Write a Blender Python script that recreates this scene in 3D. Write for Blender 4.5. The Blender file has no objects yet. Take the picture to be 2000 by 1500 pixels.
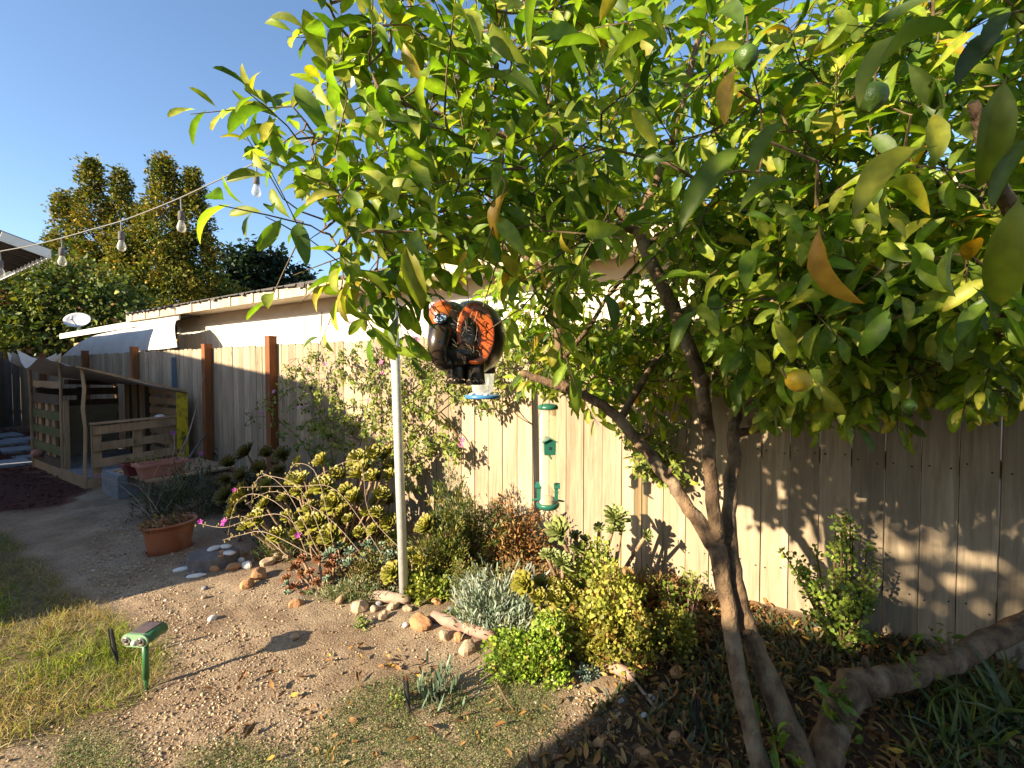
import bpy, math, random
import numpy as np
from mathutils import Vector, Matrix
R = math.radians
rng = np.random.default_rng(7)
random.seed(7)
sc = bpy.context.scene
COL = sc.collection

# ------------------------------------------------------------------ camera
CAMZ = 1.42
PITCH = R(1.78)
FPX = 900.0
cam = bpy.data.cameras.new('camera'); camo = bpy.data.objects.new('camera', cam); COL.objects.link(camo)
camo.location = (0, 0, CAMZ); camo.rotation_euler = (R(90) - PITCH, 0, 0)
cam.sensor_width = 36; cam.lens = FPX / 2000 * 36; cam.clip_start = 0.02; cam.clip_end = 1000
sc.camera = camo
# ------------------------------------------------------------------ sky, sun, exposure
SUN_EL = R(22.5); SUN_AZ = R(53)          # the light travels towards azimuth 53 deg right of the view axis
w = bpy.data.worlds.new('World'); sc.world = w; w.use_nodes = True
wn = w.node_tree.nodes; wn.clear()
sky = wn.new('ShaderNodeTexSky'); sky.sky_type = 'NISHITA'; sky.sun_disc = False
sky.sun_elevation = SUN_EL; sky.sun_rotation = SUN_AZ + math.pi
sky.air_density = 1.0; sky.dust_density = 0.5; sky.ozone_density = 3.0
bg = wn.new('ShaderNodeBackground'); bg.inputs[1].default_value = 0.092
wo = wn.new('ShaderNodeOutputWorld')
w.node_tree.links.new(sky.outputs[0], bg.inputs[0]); w.node_tree.links.new(bg.outputs[0], wo.inputs[0])
sl = bpy.data.lights.new('sun', 'SUN'); sl.energy = 5.0; sl.angle = R(0.55); sl.color = (1, 0.85, 0.62)
so = bpy.data.objects.new('sun', sl); COL.objects.link(so)
LD = Vector((math.sin(SUN_AZ) * math.cos(SUN_EL), math.cos(SUN_AZ) * math.cos(SUN_EL), -math.sin(SUN_EL)))
so.rotation_euler = LD.to_track_quat('-Z', 'Y').to_euler(); so.location = (-6, -5, 6)
sc.view_settings.view_transform = 'Standard'; sc.view_settings.look = 'None'
sc.view_settings.gamma = 1; sc.view_settings.exposure = 1.62
sc.render.engine = 'CYCLES'
sc.cycles.max_bounces = 6; sc.cycles.transparent_max_bounces = 8
sc.cycles.caustics_reflective = False; sc.cycles.caustics_refractive = False

# ------------------------------------------------------------------ geometry of the place
cp, sp = math.cos(PITCH), math.sin(PITCH)
def ray(x, y):
    a, b = (x - 1000) / FPX, (750 - y) / FPX
    return np.array([a, cp + b * sp, -sp + b * cp])
def at(x, y, dep):
    r = ray(x, y); r = r * (dep / r[1]); r[2] += CAMZ; return r
def proj(p):
    p = np.atleast_2d(p).astype(float); x = p[:, 0]; y = p[:, 1]; z = p[:, 2] - CAMZ
    d = y * cp - z * sp; u = y * sp + z * cp
    dd = np.where(d > 0.05, d, np.nan)
    return 1000 + FPX * x / dd, 750 - FPX * u / dd, d
U = np.array([-0.8387, 0.5446, 0.0]); N = np.array([0.5446, 0.8387, 0.0]); ZZ = np.array([0, 0, 1.0])
FD = 3.03                                   # distance of the fence plane
FO = N * FD                                 # its foot point
def smooth(a, b, x):
    t = np.clip((np.asarray(x, float) - a) / (b - a), 0, 1); return t * t * (3 - 2 * t)
def vnoise(x, y, s, seed=0):
    x = np.asarray(x, float) * s + seed * 17.3; y = np.asarray(y, float) * s + seed * 7.1
    return (np.sin(x * 1.7 + np.sin(y * 1.3) * 1.4) + np.sin(y * 1.9 + np.sin(x * 1.1 + 2) * 1.6) + np.sin((x + y) * 0.9 + 1.7)) / 3
def gh(x, y):
    x = np.asarray(x, float); y = np.asarray(y, float)
    perp = x * N[0] + y * N[1]; al = -(x * U[0] + y * U[1])
    bed = smooth(1.75, 2.7, perp) * 0.06 * smooth(-3.6, -2.6, al)
    return bed + 0.012 * vnoise(x, y, 1.3) + 0.006 * vnoise(x, y, 4.1, 1) * smooth(12, 6, np.hypot(x, y)) - 0.01
def G(x, y):
    z = 0.0
    for _ in range(3):
        r = ray(x, y); r = r * ((z - CAMZ) / r[2]); z = float(gh(r[0], r[1]))
    return np.array([r[0], r[1], z])
def plane_pt(x, y, off=0.0):                # pixel -> plane parallel to the fence, off metres behind it
    r = ray(x, y); k = (FD + off) / (r @ N); r = r * k; r[2] += CAMZ; return r

# ------------------------------------------------------------------ mesh helpers
class MB:
    def __init__(s): s.v = []; s.f = []; s.c = []
    def add(s, V, F, col=None):
        o = len(s.v); s.v += [tuple(p) for p in V]; s.f += [tuple(i + o for i in f) for f in F]
        if col is not None: s.c += [col] * len(V)
        return s
    def box(s, c, size, ax=None, col=None):
        ax = ax or ((1, 0, 0), (0, 1, 0), (0, 0, 1)); a = [np.array(k, float) * (h / 2) for k, h in zip(ax, size)]; c = np.array(c, float)
        V = [c + i * a[0] + j * a[1] + k * a[2] for i in (-1, 1) for j in (-1, 1) for k in (-1, 1)]
        return s.add(V, [(0, 1, 3, 2), (4, 6, 7, 5), (0, 4, 5, 1), (2, 3, 7, 6), (0, 2, 6, 4), (1, 5, 7, 3)], col)
    def bar(s, a, b, wd, ht, up=(0, 0, 1)):
        a = np.array(a, float); b = np.array(b, float); d = b - a; L = np.linalg.norm(d); d /= L
        x = np.cross(d, up); n = np.linalg.norm(x)
        x = x / n if n > 1e-6 else np.array([1.0, 0, 0]); z = np.cross(x, d)
        return s.box((a + b) / 2, (wd, L, ht), (x, d, z))
    def tube(s, pts, rad, seg=8, jit=0.0, cap=True, col=None):
        pts = [np.array(p, float) for p in pts]; n = len(pts)
        rad = [rad] * n if np.isscalar(rad) else list(rad)
        V = []; F = []; px_ = None
        for i in range(n):
            d = pts[min(i + 1, n - 1)] - pts[max(i - 1, 0)]; d = d / (np.linalg.norm(d) + 1e-9)
            if px_ is None:
                px_ = np.cross(d, (0.3, 0.2, 1) if abs(d[2]) < 0.9 else (1, 0.1, 0))
            px_ = px_ - d * (px_ @ d); px_ /= np.linalg.norm(px_) + 1e-9; py_ = np.cross(d, px_)
            for k in range(seg):
                t = 2 * math.pi * k / seg; r = rad[i] * (1 + (random.uniform(-jit, jit) if jit else 0))
                V.append(pts[i] + r * (math.cos(t) * px_ + math.sin(t) * py_))
        for i in range(n - 1):
            for k in range(seg):
                F.append((i * seg + k, i * seg + (k + 1) % seg, (i + 1) * seg + (k + 1) % seg, (i + 1) * seg + k))
        if cap: F.append(tuple(range(seg))[::-1]); F.append(tuple((n - 1) * seg + k for k in range(seg)))
        return s.add(V, F, col)
    def lathe(s, prof, c, seg=20, sx=1, sy=1, ax=None, cap=True):
        c = np.array(c, float); ax = ax or ((1, 0, 0), (0, 1, 0), (0, 0, 1)); A = [np.array(k, float) for k in ax]
        V = [c + A[0] * (r * sx * math.cos(2 * math.pi * k / seg)) + A[1] * (r * sy * math.sin(2 * math.pi * k / seg)) + A[2] * z for r, z in prof for k in range(seg)]
        F = [(i * seg + k, i * seg + (k + 1) % seg, (i + 1) * seg + (k + 1) % seg, (i + 1) * seg + k) for i in range(len(prof) - 1) for k in range(seg)]
        if cap: F.append(tuple(range(seg))[::-1]); F.append(tuple((len(prof) - 1) * seg + k for k in range(seg)))
        return s.add(V, F)
    def prism(s, poly, c, ax, h):            # polygon in plane ax[0],ax[1], thickness h along ax[2]
        c = np.array(c, float); A = [np.array(k, float) for k in ax]; n = len(poly)
        V = [c + A[0] * p[0] + A[1] * p[1] + A[2] * z for z in (-h / 2, h / 2) for p in poly]
        F = [tuple(range(n))[::-1], tuple(range(n, 2 * n))] + [(i, (i + 1) % n, n + (i + 1) % n, n + i) for i in range(n)]
        return s.add(V, F)
    def ell(s, c, rad, seg=14, rings=9, ax=None, jit=0.0, fn=None):
        ax = ax or ((1, 0, 0), (0, 1, 0), (0, 0, 1)); A = [np.array(k, float) for k in ax]; c = np.array(c, float); V = []; F = []
        for i in range(rings + 1):
            th = math.pi * i / rings
            for k in range(seg):
                ph = 2 * math.pi * k / seg
                q = np.array([math.sin(th) * math.cos(ph), math.sin(th) * math.sin(ph), math.cos(th)])
                if fn is not None: q = fn(q)
                q = q * (1 + random.uniform(-jit, jit)); V.append(c + A[0] * q[0] * rad[0] + A[1] * q[1] * rad[1] + A[2] * q[2] * rad[2])
        for i in range(rings):
            for k in range(seg):
                F.append((i * seg + k, (i + 1) * seg + k, (i + 1) * seg + (k + 1) % seg, i * seg + (k + 1) % seg))
        return s.add(V, F)
    def arr(s): return np.array(s.v, float).reshape(-1, 3)

def mk_mesh(name, V, F, mats, col=None, smooth=False):
    me = bpy.data.meshes.new(name); V = np.asarray(V, np.float32)
    if isinstance(F, np.ndarray):
        me.vertices.add(len(V)); me.vertices.foreach_set('co', V.ravel())
        k = F.shape[1]; me.loops.add(F.size); me.loops.foreach_set('vertex_index', F.astype(np.int32).ravel())
        me.polygons.add(len(F)); me.polygons.foreach_set('loop_start', np.arange(0, F.size, k, dtype=np.int32))
        me.update(calc_edges=True)
    else:
        me.from_pydata(V.tolist(), [], F); me.update()
    if smooth: me.polygons.foreach_set('use_smooth', np.ones(len(me.polygons), bool))
    if col is not None:
        a = me.color_attributes.new('col', 'FLOAT_COLOR', 'POINT'); c = np.ones((len(V), 4), np.float32); c[:, :3] = col
        a.data.foreach_set('color', c.ravel())
    for m in (mats if isinstance(mats, (list, tuple)) else [mats]): me.materials.append(m)
    return me
BASE = {}
def setp(o, label=None, cat=None, group=None, kind=None):
    for k, v in (('label', label), ('category', cat), ('group', group), ('kind', kind)):
        if v: o[k] = v
    return o
def thing(name, label, cat, base, group=None):
    o = bpy.data.objects.new(name, None); COL.objects.link(o); o.location = base; o.empty_display_size = 0.1
    BASE[o.name] = np.array(base, float); return setp(o, label, cat, group)
def part(name, mb, m, parent, smooth=False, label=None, kind=None):
    b = BASE[parent.name]
    if isinstance(mb, MB): V, F, c = mb.arr(), mb.f, (np.array(mb.c) if mb.c else None)
    else: V, F, c = mb
    o = bpy.data.objects.new(name, mk_mesh(name, np.asarray(V) - b, F, m, c, smooth)); COL.objects.link(o); o.parent = parent
    BASE[o.name] = b; return setp(o, label, None, None, kind)
def inst(name, me, parent, M):               # shared mesh as a part, M world matrix
    o = bpy.data.objects.new(name, me); COL.objects.link(o); o.parent = parent
    o.matrix_local = Matrix.Translation(Vector(-BASE[parent.name])) @ M; BASE[o.name] = BASE[parent.name]; return o
def solo(name, mb, m, label=None, cat=None, base=None, group=None, kind=None, smooth=False):
    if isinstance(mb, MB): V, F, c = mb.arr(), mb.f, (np.array(mb.c) if mb.c else None)
    else: V, F, c = mb
    V = np.asarray(V, float)
    if base is None: base = np.array([V[:, 0].mean(), V[:, 1].mean(), V[:, 2].min()])
    o = bpy.data.objects.new(name, mk_mesh(name, V - base, F, m, c, smooth)); COL.objects.link(o); o.location = base
    BASE[o.name] = np.array(base, float); return setp(o, label, cat, group, kind)
def mat4(x, y, z, t, s=1.0):
    return Matrix(((x[0] * s, y[0] * s, z[0] * s, t[0]), (x[1] * s, y[1] * s, z[1] * s, t[1]), (x[2] * s, y[2] * s, z[2] * s, t[2]), (0, 0, 0, 1)))

# ------------------------------------------------------------------ materials
def nt(name):
    m = bpy.data.materials.new(name); m.use_nodes = True; n = m.node_tree.nodes; n.clear(); return m, n, m.node_tree.links.new
def M_(name, c1, c2=None, scale=6, rough=0.75, bump=0.0, bscale=60, stretch=(1, 1, 1), rnd=0.0, metal=0.0, spec=0.4, sharp=(0.35, 0.65), c3=None, s3=2.0, coat=0):
    m, n, l = nt(name); c2 = c2 or c1
    out = n.new('ShaderNodeOutputMaterial'); b = n.new('ShaderNodeBsdfPrincipled'); l(b.outputs[0], out.inputs[0])
    tc = n.new('ShaderNodeTexCoord'); mp = n.new('ShaderNodeMapping'); mp.inputs['Scale'].default_value = stretch; l(tc.outputs['Object'], mp.inputs[0])
    oi = n.new('ShaderNodeObjectInfo')
    ad = n.new('ShaderNodeVectorMath'); ad.operation = 'MULTIPLY_ADD'; cb = n.new('ShaderNodeCombineXYZ')
    l(oi.outputs['Random'], cb.inputs[0]); l(oi.outputs['Random'], cb.inputs[1]); l(oi.outputs['Random'], cb.inputs[2])
    l(cb.outputs[0], ad.inputs[0]); ad.inputs[1].default_value = (37, 23, 51); l(mp.outputs[0], ad.inputs[2])
    nz = n.new('ShaderNodeTexNoise'); nz.inputs['Scale'].default_value = scale; nz.inputs['Detail'].default_value = 7; nz.inputs['Roughness'].default_value = 0.62; l(ad.outputs[0], nz.inputs['Vector'])
    rp = n.new('ShaderNodeValToRGB'); rp.color_ramp.elements[0].position = sharp[0]; rp.color_ramp.elements[1].position = sharp[1]
    rp.color_ramp.elements[0].color = (*c1, 1); rp.color_ramp.elements[1].color = (*c2, 1); l(nz.outputs[0], rp.inputs[0]); c = rp.outputs[0]
    if c3:
        n3 = n.new('ShaderNodeTexNoise'); n3.inputs['Scale'].default_value = s3; n3.inputs['Detail'].default_value = 5; l(ad.outputs[0], n3.inputs['Vector'])
        r3 = n.new('ShaderNodeValToRGB'); r3.color_ramp.elements[0].position = 0.52; r3.color_ramp.elements[1].position = 0.7; l(n3.outputs[0], r3.inputs[0])
        x = n.new('ShaderNodeMixRGB'); l(r3.outputs[0], x.inputs[0]); l(c, x.inputs[1]); x.inputs[2].default_value = (*c3, 1); c = x.outputs[0]
    if rnd:
        mr = n.new('ShaderNodeMapRange'); mr.inputs[3].default_value = 1 - rnd; mr.inputs[4].default_value = 1 + rnd; l(oi.outputs['Random'], mr.inputs[0])
        hs = n.new('ShaderNodeHueSaturation'); l(mr.outputs[0], hs.inputs['Value']); l(c, hs.inputs['Color']); c = hs.outputs[0]
    l(c, b.inputs['Base Color']); b.inputs['Roughness'].default_value = rough; b.inputs['Metallic'].default_value = metal
    b.inputs['Specular IOR Level'].default_value = spec
    if coat: b.inputs['Coat Weight'].default_value = coat; b.inputs['Coat Roughness'].default_value = 0.092
    if bump:
        n2 = n.new('ShaderNodeTexNoise'); n2.inputs['Scale'].default_value = bscale; n2.inputs['Detail'].default_value = 6; l(ad.outputs[0], n2.inputs['Vector'])
        bp = n.new('ShaderNodeBump'); bp.inputs['Strength'].default_value = bump; bp.inputs['Distance'].default_value = 0.01; l(n2.outputs[0], bp.inputs['Height']); l(bp.outputs[0], b.inputs['Normal'])
    return m
def FOL(name, trans=0.3, rough=0.5, spec=0.4, nscale=40, var=0.35, tcol=(1.0, 1.0, 0.45), tgain=1.5):
    m, n, l = nt(name); out = n.new('ShaderNodeOutputMaterial'); b = n.new('ShaderNodeBsdfPrincipled'); t = n.new('ShaderNodeBsdfTranslucent'); mx = n.new('ShaderNodeMixShader')
    a = n.new('ShaderNodeAttribute'); a.attribute_name = 'col'
    nz = n.new('ShaderNodeTexNoise'); nz.inputs['Scale'].default_value = nscale; nz.inputs['Detail'].default_value = 3
    tc = n.new('ShaderNodeTexCoord'); l(tc.outputs['Object'], nz.inputs['Vector'])
    mr = n.new('ShaderNodeMapRange'); mr.inputs[1].default_value = 0.3; mr.inputs[2].default_value = 0.7; mr.inputs[3].default_value = 1 - var; mr.inputs[4].default_value = 1 + var; l(nz.outputs[0], mr.inputs[0])
    v = n.new('ShaderNodeVectorMath'); v.operation = 'SCALE'; l(a.outputs['Color'], v.inputs[0]); l(mr.outputs[0], v.inputs['Scale'])
    l(v.outputs[0], b.inputs['Base Color']); b.inputs['Roughness'].default_value = rough; b.inputs['Specular IOR Level'].default_value = spec
    v2 = n.new('ShaderNodeVectorMath'); v2.operation = 'MULTIPLY'; v2.inputs[1].default_value = [k * tgain for k in tcol]; l(v.outputs[0], v2.inputs[0]); l(v2.outputs[0], t.inputs[0])
    mx.inputs[0].default_value = trans; l(b.outputs[0], mx.inputs[1]); l(t.outputs[0], mx.inputs[2]); l(mx.outputs[0], out.inputs[0])
    return m
def GLASS(name, tint, alpha=0.25, rough=0.1):
    m, n, l = nt(name); out = n.new('ShaderNodeOutputMaterial'); t = n.new('ShaderNodeBsdfTransparent'); t.inputs[0].default_value = (*tint, 1)
    g = n.new('ShaderNodeBsdfPrincipled'); g.inputs['Base Color'].default_value = (*tint, 1); g.inputs['Roughness'].default_value = rough; g.inputs['Specular IOR Level'].default_value = 0.8
    mx = n.new('ShaderNodeMixShader'); fr = n.new('ShaderNodeLayerWeight'); fr.inputs[0].default_value = 0.35
    mr = n.new('ShaderNodeMapRange'); mr.inputs[3].default_value = alpha; mr.inputs[4].default_value = min(1, alpha + 0.6); l(fr.outputs['Facing'], mr.inputs[0]); l(mr.outputs[0], mx.inputs[0])
    l(t.outputs[0], mx.inputs[1]); l(g.outputs[0], mx.inputs[2]); l(mx.outputs[0], out.inputs[0]); return m

def WOOD(name, c1, c2, c3, rnd=0.15, knots=True):
    m, n, l = nt(name); out = n.new('ShaderNodeOutputMaterial'); b = n.new('ShaderNodeBsdfPrincipled'); l(b.outputs[0], out.inputs[0])
    tc = n.new('ShaderNodeTexCoord'); oi = n.new('ShaderNodeObjectInfo'); cb = n.new('ShaderNodeCombineXYZ')
    for i in range(3): l(oi.outputs['Random'], cb.inputs[i])
    ad = n.new('ShaderNodeVectorMath'); ad.operation = 'MULTIPLY_ADD'; l(cb.outputs[0], ad.inputs[0]); ad.inputs[1].default_value = (31, 17, 43); l(tc.outputs['Object'], ad.inputs[2])
    mp = n.new('ShaderNodeMapping'); mp.inputs['Scale'].default_value = (26, 26, 1.6); l(ad.outputs[0], mp.inputs[0])
    g = n.new('ShaderNodeTexNoise'); g.inputs['Scale'].default_value = 1.6; g.inputs['Detail'].default_value = 8; g.inputs['Roughness'].default_value = 0.65; g.inputs['Distortion'].default_value = 0.6; l(mp.outputs[0], g.inputs['Vector'])
    rp = n.new('ShaderNodeValToRGB'); rp.color_ramp.elements[0].position = 0.3; rp.color_ramp.elements[1].position = 0.68; rp.color_ramp.elements[0].color = (*c1, 1); rp.color_ramp.elements[1].color = (*c2, 1); l(g.outputs[0], rp.inputs[0])
    s = n.new('ShaderNodeTexNoise'); s.inputs['Scale'].default_value = 1.3; s.inputs['Detail'].default_value = 6
    m2 = n.new('ShaderNodeMapping'); m2.inputs['Scale'].default_value = (3, 3, 1.0); l(ad.outputs[0], m2.inputs[0]); l(m2.outputs[0], s.inputs['Vector'])
    r2 = n.new('ShaderNodeValToRGB'); r2.color_ramp.elements[0].position = 0.5; r2.color_ramp.elements[1].position = 0.75; r2.color_ramp.elements[1].color = (0.75, 0.75, 0.75, 1); l(s.outputs[0], r2.inputs[0])
    x = n.new('ShaderNodeMixRGB'); l(r2.outputs[0], x.inputs[0]); l(rp.outputs[0], x.inputs[1]); x.inputs[2].default_value = (*c3, 1); c = x.outputs[0]
    if knots:
        vo = n.new('ShaderNodeTexVoronoi'); vo.inputs['Scale'].default_value = 1.0; m3 = n.new('ShaderNodeMapping'); m3.inputs['Scale'].default_value = (7, 7, 2.6); l(ad.outputs[0], m3.inputs[0]); l(m3.outputs[0], vo.inputs['Vector'])
        r4 = n.new('ShaderNodeValToRGB'); r4.color_ramp.elements[0].position = 0.05; r4.color_ramp.elements[1].position = 0.11; r4.color_ramp.elements[0].color = (0.7, 0.7, 0.7, 1); r4.color_ramp.elements[1].color = (0, 0, 0, 1); l(vo.outputs[0], r4.inputs[0])
        x2 = n.new('ShaderNodeMixRGB'); l(r4.outputs[0], x2.inputs[0]); l(c, x2.inputs[1]); x2.inputs[2].default_value = (c1[0] * 0.35, c1[1] * 0.3, c1[2] * 0.28, 1); c = x2.outputs[0]
    mr = n.new('ShaderNodeMapRange'); mr.inputs[3].default_value = 1 - rnd; mr.inputs[4].default_value = 1 + rnd; l(oi.outputs['Random'], mr.inputs[0])
    hs = n.new('ShaderNodeHueSaturation'); l(mr.outputs[0], hs.inputs['Value']); l(c, hs.inputs['Color'])
    l(hs.outputs[0], b.inputs['Base Color']); b.inputs['Roughness'].default_value = 0.8; b.inputs['Specular IOR Level'].default_value = 0.25
    bp = n.new('ShaderNodeBump'); bp.inputs['Strength'].default_value = 0.35; bp.inputs['Distance'].default_value = 0.004; l(g.outputs[0], bp.inputs['Height']); l(bp.outputs[0], b.inputs['Normal'])
    return m

MAT = dict(
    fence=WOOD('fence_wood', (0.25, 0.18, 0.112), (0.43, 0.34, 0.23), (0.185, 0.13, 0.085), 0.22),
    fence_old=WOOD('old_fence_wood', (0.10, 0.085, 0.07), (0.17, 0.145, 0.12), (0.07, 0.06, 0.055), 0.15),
    post=WOOD('brown_post_wood', (0.17, 0.062, 0.022), (0.27, 0.105, 0.036), (0.12, 0.04, 0.018), 0.1, False),
    pallet=WOOD('pallet_wood', (0.27, 0.175, 0.095), (0.44, 0.30, 0.17), (0.19, 0.12, 0.07), 0.2),
    pallet_green=WOOD('green_painted_wood', (0.06, 0.075, 0.025), (0.13, 0.14, 0.05), (0.18, 0.13, 0.07), 0.2),
    pallet_dark=WOOD('dark_wood', (0.06, 0.042, 0.03), (0.11, 0.075, 0.05), (0.04, 0.03, 0.025), 0.2),
    yellow=M_('yellow_paint', (0.66, 0.50, 0.02), (0.54, 0.40, 0.02), 14, 0.6, 0.2, 40, c3=(0.16, 0.12, 0.03), s3=9),
    black=M_('black_print', (0.02, 0.02, 0.02)),
    white=M_('white_paint', (0.78, 0.74, 0.66), (0.70, 0.65, 0.56), 3, 0.6, 0.05, 30),
    wall=M_('cream_siding_paint', (0.80, 0.73, 0.61), (0.74, 0.66, 0.54), 2.5, 0.7, 0.08, 50, c3=(0.62, 0.53, 0.41), s3=1.1),
    fascia=M_('tan_trim_paint', (0.50, 0.40, 0.28), (0.42, 0.33, 0.22), 4, 0.7, 0.1, 30, c3=(0.32, 0.24, 0.16), s3=4),
    fascia_light=M_('pale_trim_paint', (0.58, 0.49, 0.37), (0.52, 0.43, 0.31), 4, 0.7),
    roof=M_('grey_shingle', (0.06, 0.052, 0.045), (0.10, 0.088, 0.075), 22, 0.9, 0.5, 60),
    soffit=M_('dark_soffit', (0.09, 0.065, 0.05), (0.06, 0.045, 0.035), 5, 0.8),
    canvas=M_('grey_canvas', (0.50, 0.48, 0.45), (0.42, 0.40, 0.37), 3, 0.75, 0.25, 14),
    steel=M_('galvanised_steel', (0.62, 0.63, 0.60), (0.50, 0.51, 0.49), 30, 0.5, 0.05, 80, metal=0.3),
    terracotta=M_('terracotta', (0.36, 0.125, 0.055), (0.29, 0.09, 0.04), 6, 0.65, 0.08, 60, c3=(0.40, 0.19, 0.11), s3=5),
    pinkpot=M_('faded_terracotta', (0.44, 0.20, 0.15), (0.37, 0.15, 0.10), 6, 0.7, 0.08, 60),
    redpot=M_('dark_red_plastic', (0.16, 0.03, 0.025), (0.12, 0.022, 0.02), 6, 0.5),
    soil=M_('potting_soil', (0.035, 0.025, 0.02), (0.07, 0.05, 0.035), 30, 0.95, 0.8, 60),
    concrete=M_('concrete', (0.27, 0.28, 0.29), (0.18, 0.185, 0.195), 9, 0.9, 0.5, 60),
    paver=M_('grey_paver', (0.30, 0.32, 0.34), (0.24, 0.26, 0.28), 8, 0.9, 0.3, 60, rnd=0.1),
    bark=M_('lemon_bark', (0.20, 0.125, 0.066), (0.085, 0.05, 0.028), 16, 0.88, 1.0, 70, stretch=(1.2, 1.2, 0.8), c3=(0.27, 0.20, 0.125), s3=9, sharp=(0.38, 0.6)),
    twig=M_('green_brown_twig', (0.16, 0.11, 0.05), (0.09, 0.055, 0.03), 9, 0.8, 0.4, 60),
    stem=M_('succulent_stem', (0.33, 0.22, 0.13), (0.22, 0.14, 0.08), 14, 0.8, 0.5, 60),
    deadwood=M_('grey_driftwood', (0.44, 0.33, 0.24), (0.27, 0.19, 0.14), 9, 0.9, 0.6, 40, stretch=(1, 1, 3)),
    pinklog=M_('reddish_log', (0.42, 0.25, 0.19), (0.28, 0.16, 0.12), 8, 0.9, 0.6, 40, c3=(0.15, 0.09, 0.07), s3=12),
    stump=M_('weathered_stump', (0.17, 0.15, 0.14), (0.10, 0.085, 0.08), 12, 0.95, 0.7, 40),
    st_orange=M_('orange_stone', (0.47, 0.25, 0.11), (0.33, 0.165, 0.075), 9, 0.85, 0.5, 30, rnd=0.15),
    st_tan=M_('tan_stone', (0.46, 0.34, 0.22), (0.34, 0.24, 0.155), 9, 0.85, 0.4, 30, rnd=0.15),
    st_grey=M_('grey_stone', (0.24, 0.235, 0.23), (0.16, 0.16, 0.165), 9, 0.85, 0.3, 30, rnd=0.12),
    st_white=M_('white_stone', (0.72, 0.69, 0.64), (0.58, 0.55, 0.50), 9, 0.7, 0.2, 30),
    green=M_('green_plastic', (0.035, 0.14, 0.052), (0.028, 0.11, 0.042), 6, 0.42, spec=0.5),
    palegreen=M_('pale_green_plastic', (0.22, 0.34, 0.20), (0.17, 0.28, 0.15), 8, 0.45),
    feedergreen=M_('teal_green_plastic', (0.02, 0.13, 0.085), (0.015, 0.10, 0.065), 6, 0.35, spec=0.5),
    solar=M_('solar_cell', (0.13, 0.09, 0.08), (0.09, 0.06, 0.055), 20, 0.3),
    chrome=M_('mirror_reflector', (0.65, 0.6, 0.55), (0.35, 0.32, 0.3), 5, 0.2, metal=0.9),
    blackplastic=M_('black_plastic', (0.03, 0.03, 0.033), (0.02, 0.02, 0.022), 6, 0.55),
    wire=M_('wire', (0.25, 0.24, 0.22), rough=0.5, metal=0.6),
    cable=M_('grey_cable', (0.20, 0.19, 0.17), rough=0.7),
    glass=GLASS('bulb_glass', (0.93, 0.91, 0.86), 0.12, 0.08),
    tube=GLASS('yellowed_clear_plastic', (0.93, 0.89, 0.76), 0.16, 0.25),
    clear=GLASS('clear_plastic', (0.90, 0.90, 0.88), 0.22, 0.2),
    blueplastic=M_('blue_plastic', (0.03, 0.13, 0.32), (0.06, 0.22, 0.42), 8, 0.35),
    blueboard=M_('blue_grey_board', (0.10, 0.14, 0.18), (0.14, 0.18, 0.21), 8, 0.7),
    dish=M_('dish_grey', (0.52, 0.52, 0.53), (0.45, 0.45, 0.46), 4, 0.5),
    orange=M_('orange_glaze', (0.62, 0.12, 0.02), (0.50, 0.085, 0.016), 7, 0.3, 0.05, 40, spec=0.5, coat=0.4, c3=(0.30, 0.12, 0.03), s3=11),
    blackglaze=M_('black_glaze', (0.016, 0.013, 0.011), (0.035, 0.022, 0.015), 9, 0.28, 0.06, 40, spec=0.5, coat=0.3),
    blueglaze=M_('blue_glaze', (0.22, 0.32, 0.50), (0.16, 0.24, 0.42), 9, 0.3),
    creamglaze=M_('cream_glaze', (0.6, 0.48, 0.34), (0.5, 0.38, 0.25), 9, 0.4),
    web=M_('cobweb', (0.45, 0.36, 0.26), rough=0.9),
    netting=FOL('white_netting', 0.5, 0.8, 0.1, 20, 0.1, (1, 1, 0.9), 1.0),
    lemon=M_('lemon_peel', (0.68, 0.44, 0.02), (0.58, 0.36, 0.018), 7, 0.42, 0.25, 130, spec=0.45),
    lime=M_('green_lemon_peel', (0.065, 0.12, 0.012), (0.045, 0.09, 0.010), 7, 0.42, 0.25, 130, spec=0.45),
    lemonleaf=FOL('lemon_leaf', 0.42, 0.48, 0.38, 60, 0.25, (0.76, 1, 0.30), 1.8),
    heroleaf=FOL('near_lemon_leaf', 0.42, 0.46, 0.4, 5, 0.28, (0.76, 1, 0.30), 1.8),
    smallleaf=FOL('small_leaf', 0.28, 0.5, 0.35, 30, 0.3),
    succulent=FOL('succulent_leaf', 0.16, 0.42, 0.4, 25, 0.25, (1, 1, 0.4), 1.6),
    grass=FOL('grass_blade', 0.35, 0.6, 0.25, 6, 0.3),
    litter=FOL('dry_leaf', 0.15, 0.75, 0.2, 30, 0.3, (1, 0.8, 0.5), 1.2),
    farleaf=FOL('far_leaf', 0.22, 0.6, 0.25, 3, 0.35, (1, 1, 0.4), 1.3),
    petal=FOL('petal', 0.35, 0.5, 0.3, 30, 0.15, (1, 0.8, 1), 1.2),
    pebble=FOL('pebble', 0.0, 0.85, 0.2, 200, 0.2),
    brownpaint=M_('stucco_wall', (0.42, 0.38, 0.33), (0.36, 0.32, 0.28), 6, 0.85, 0.2, 60),
)

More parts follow.
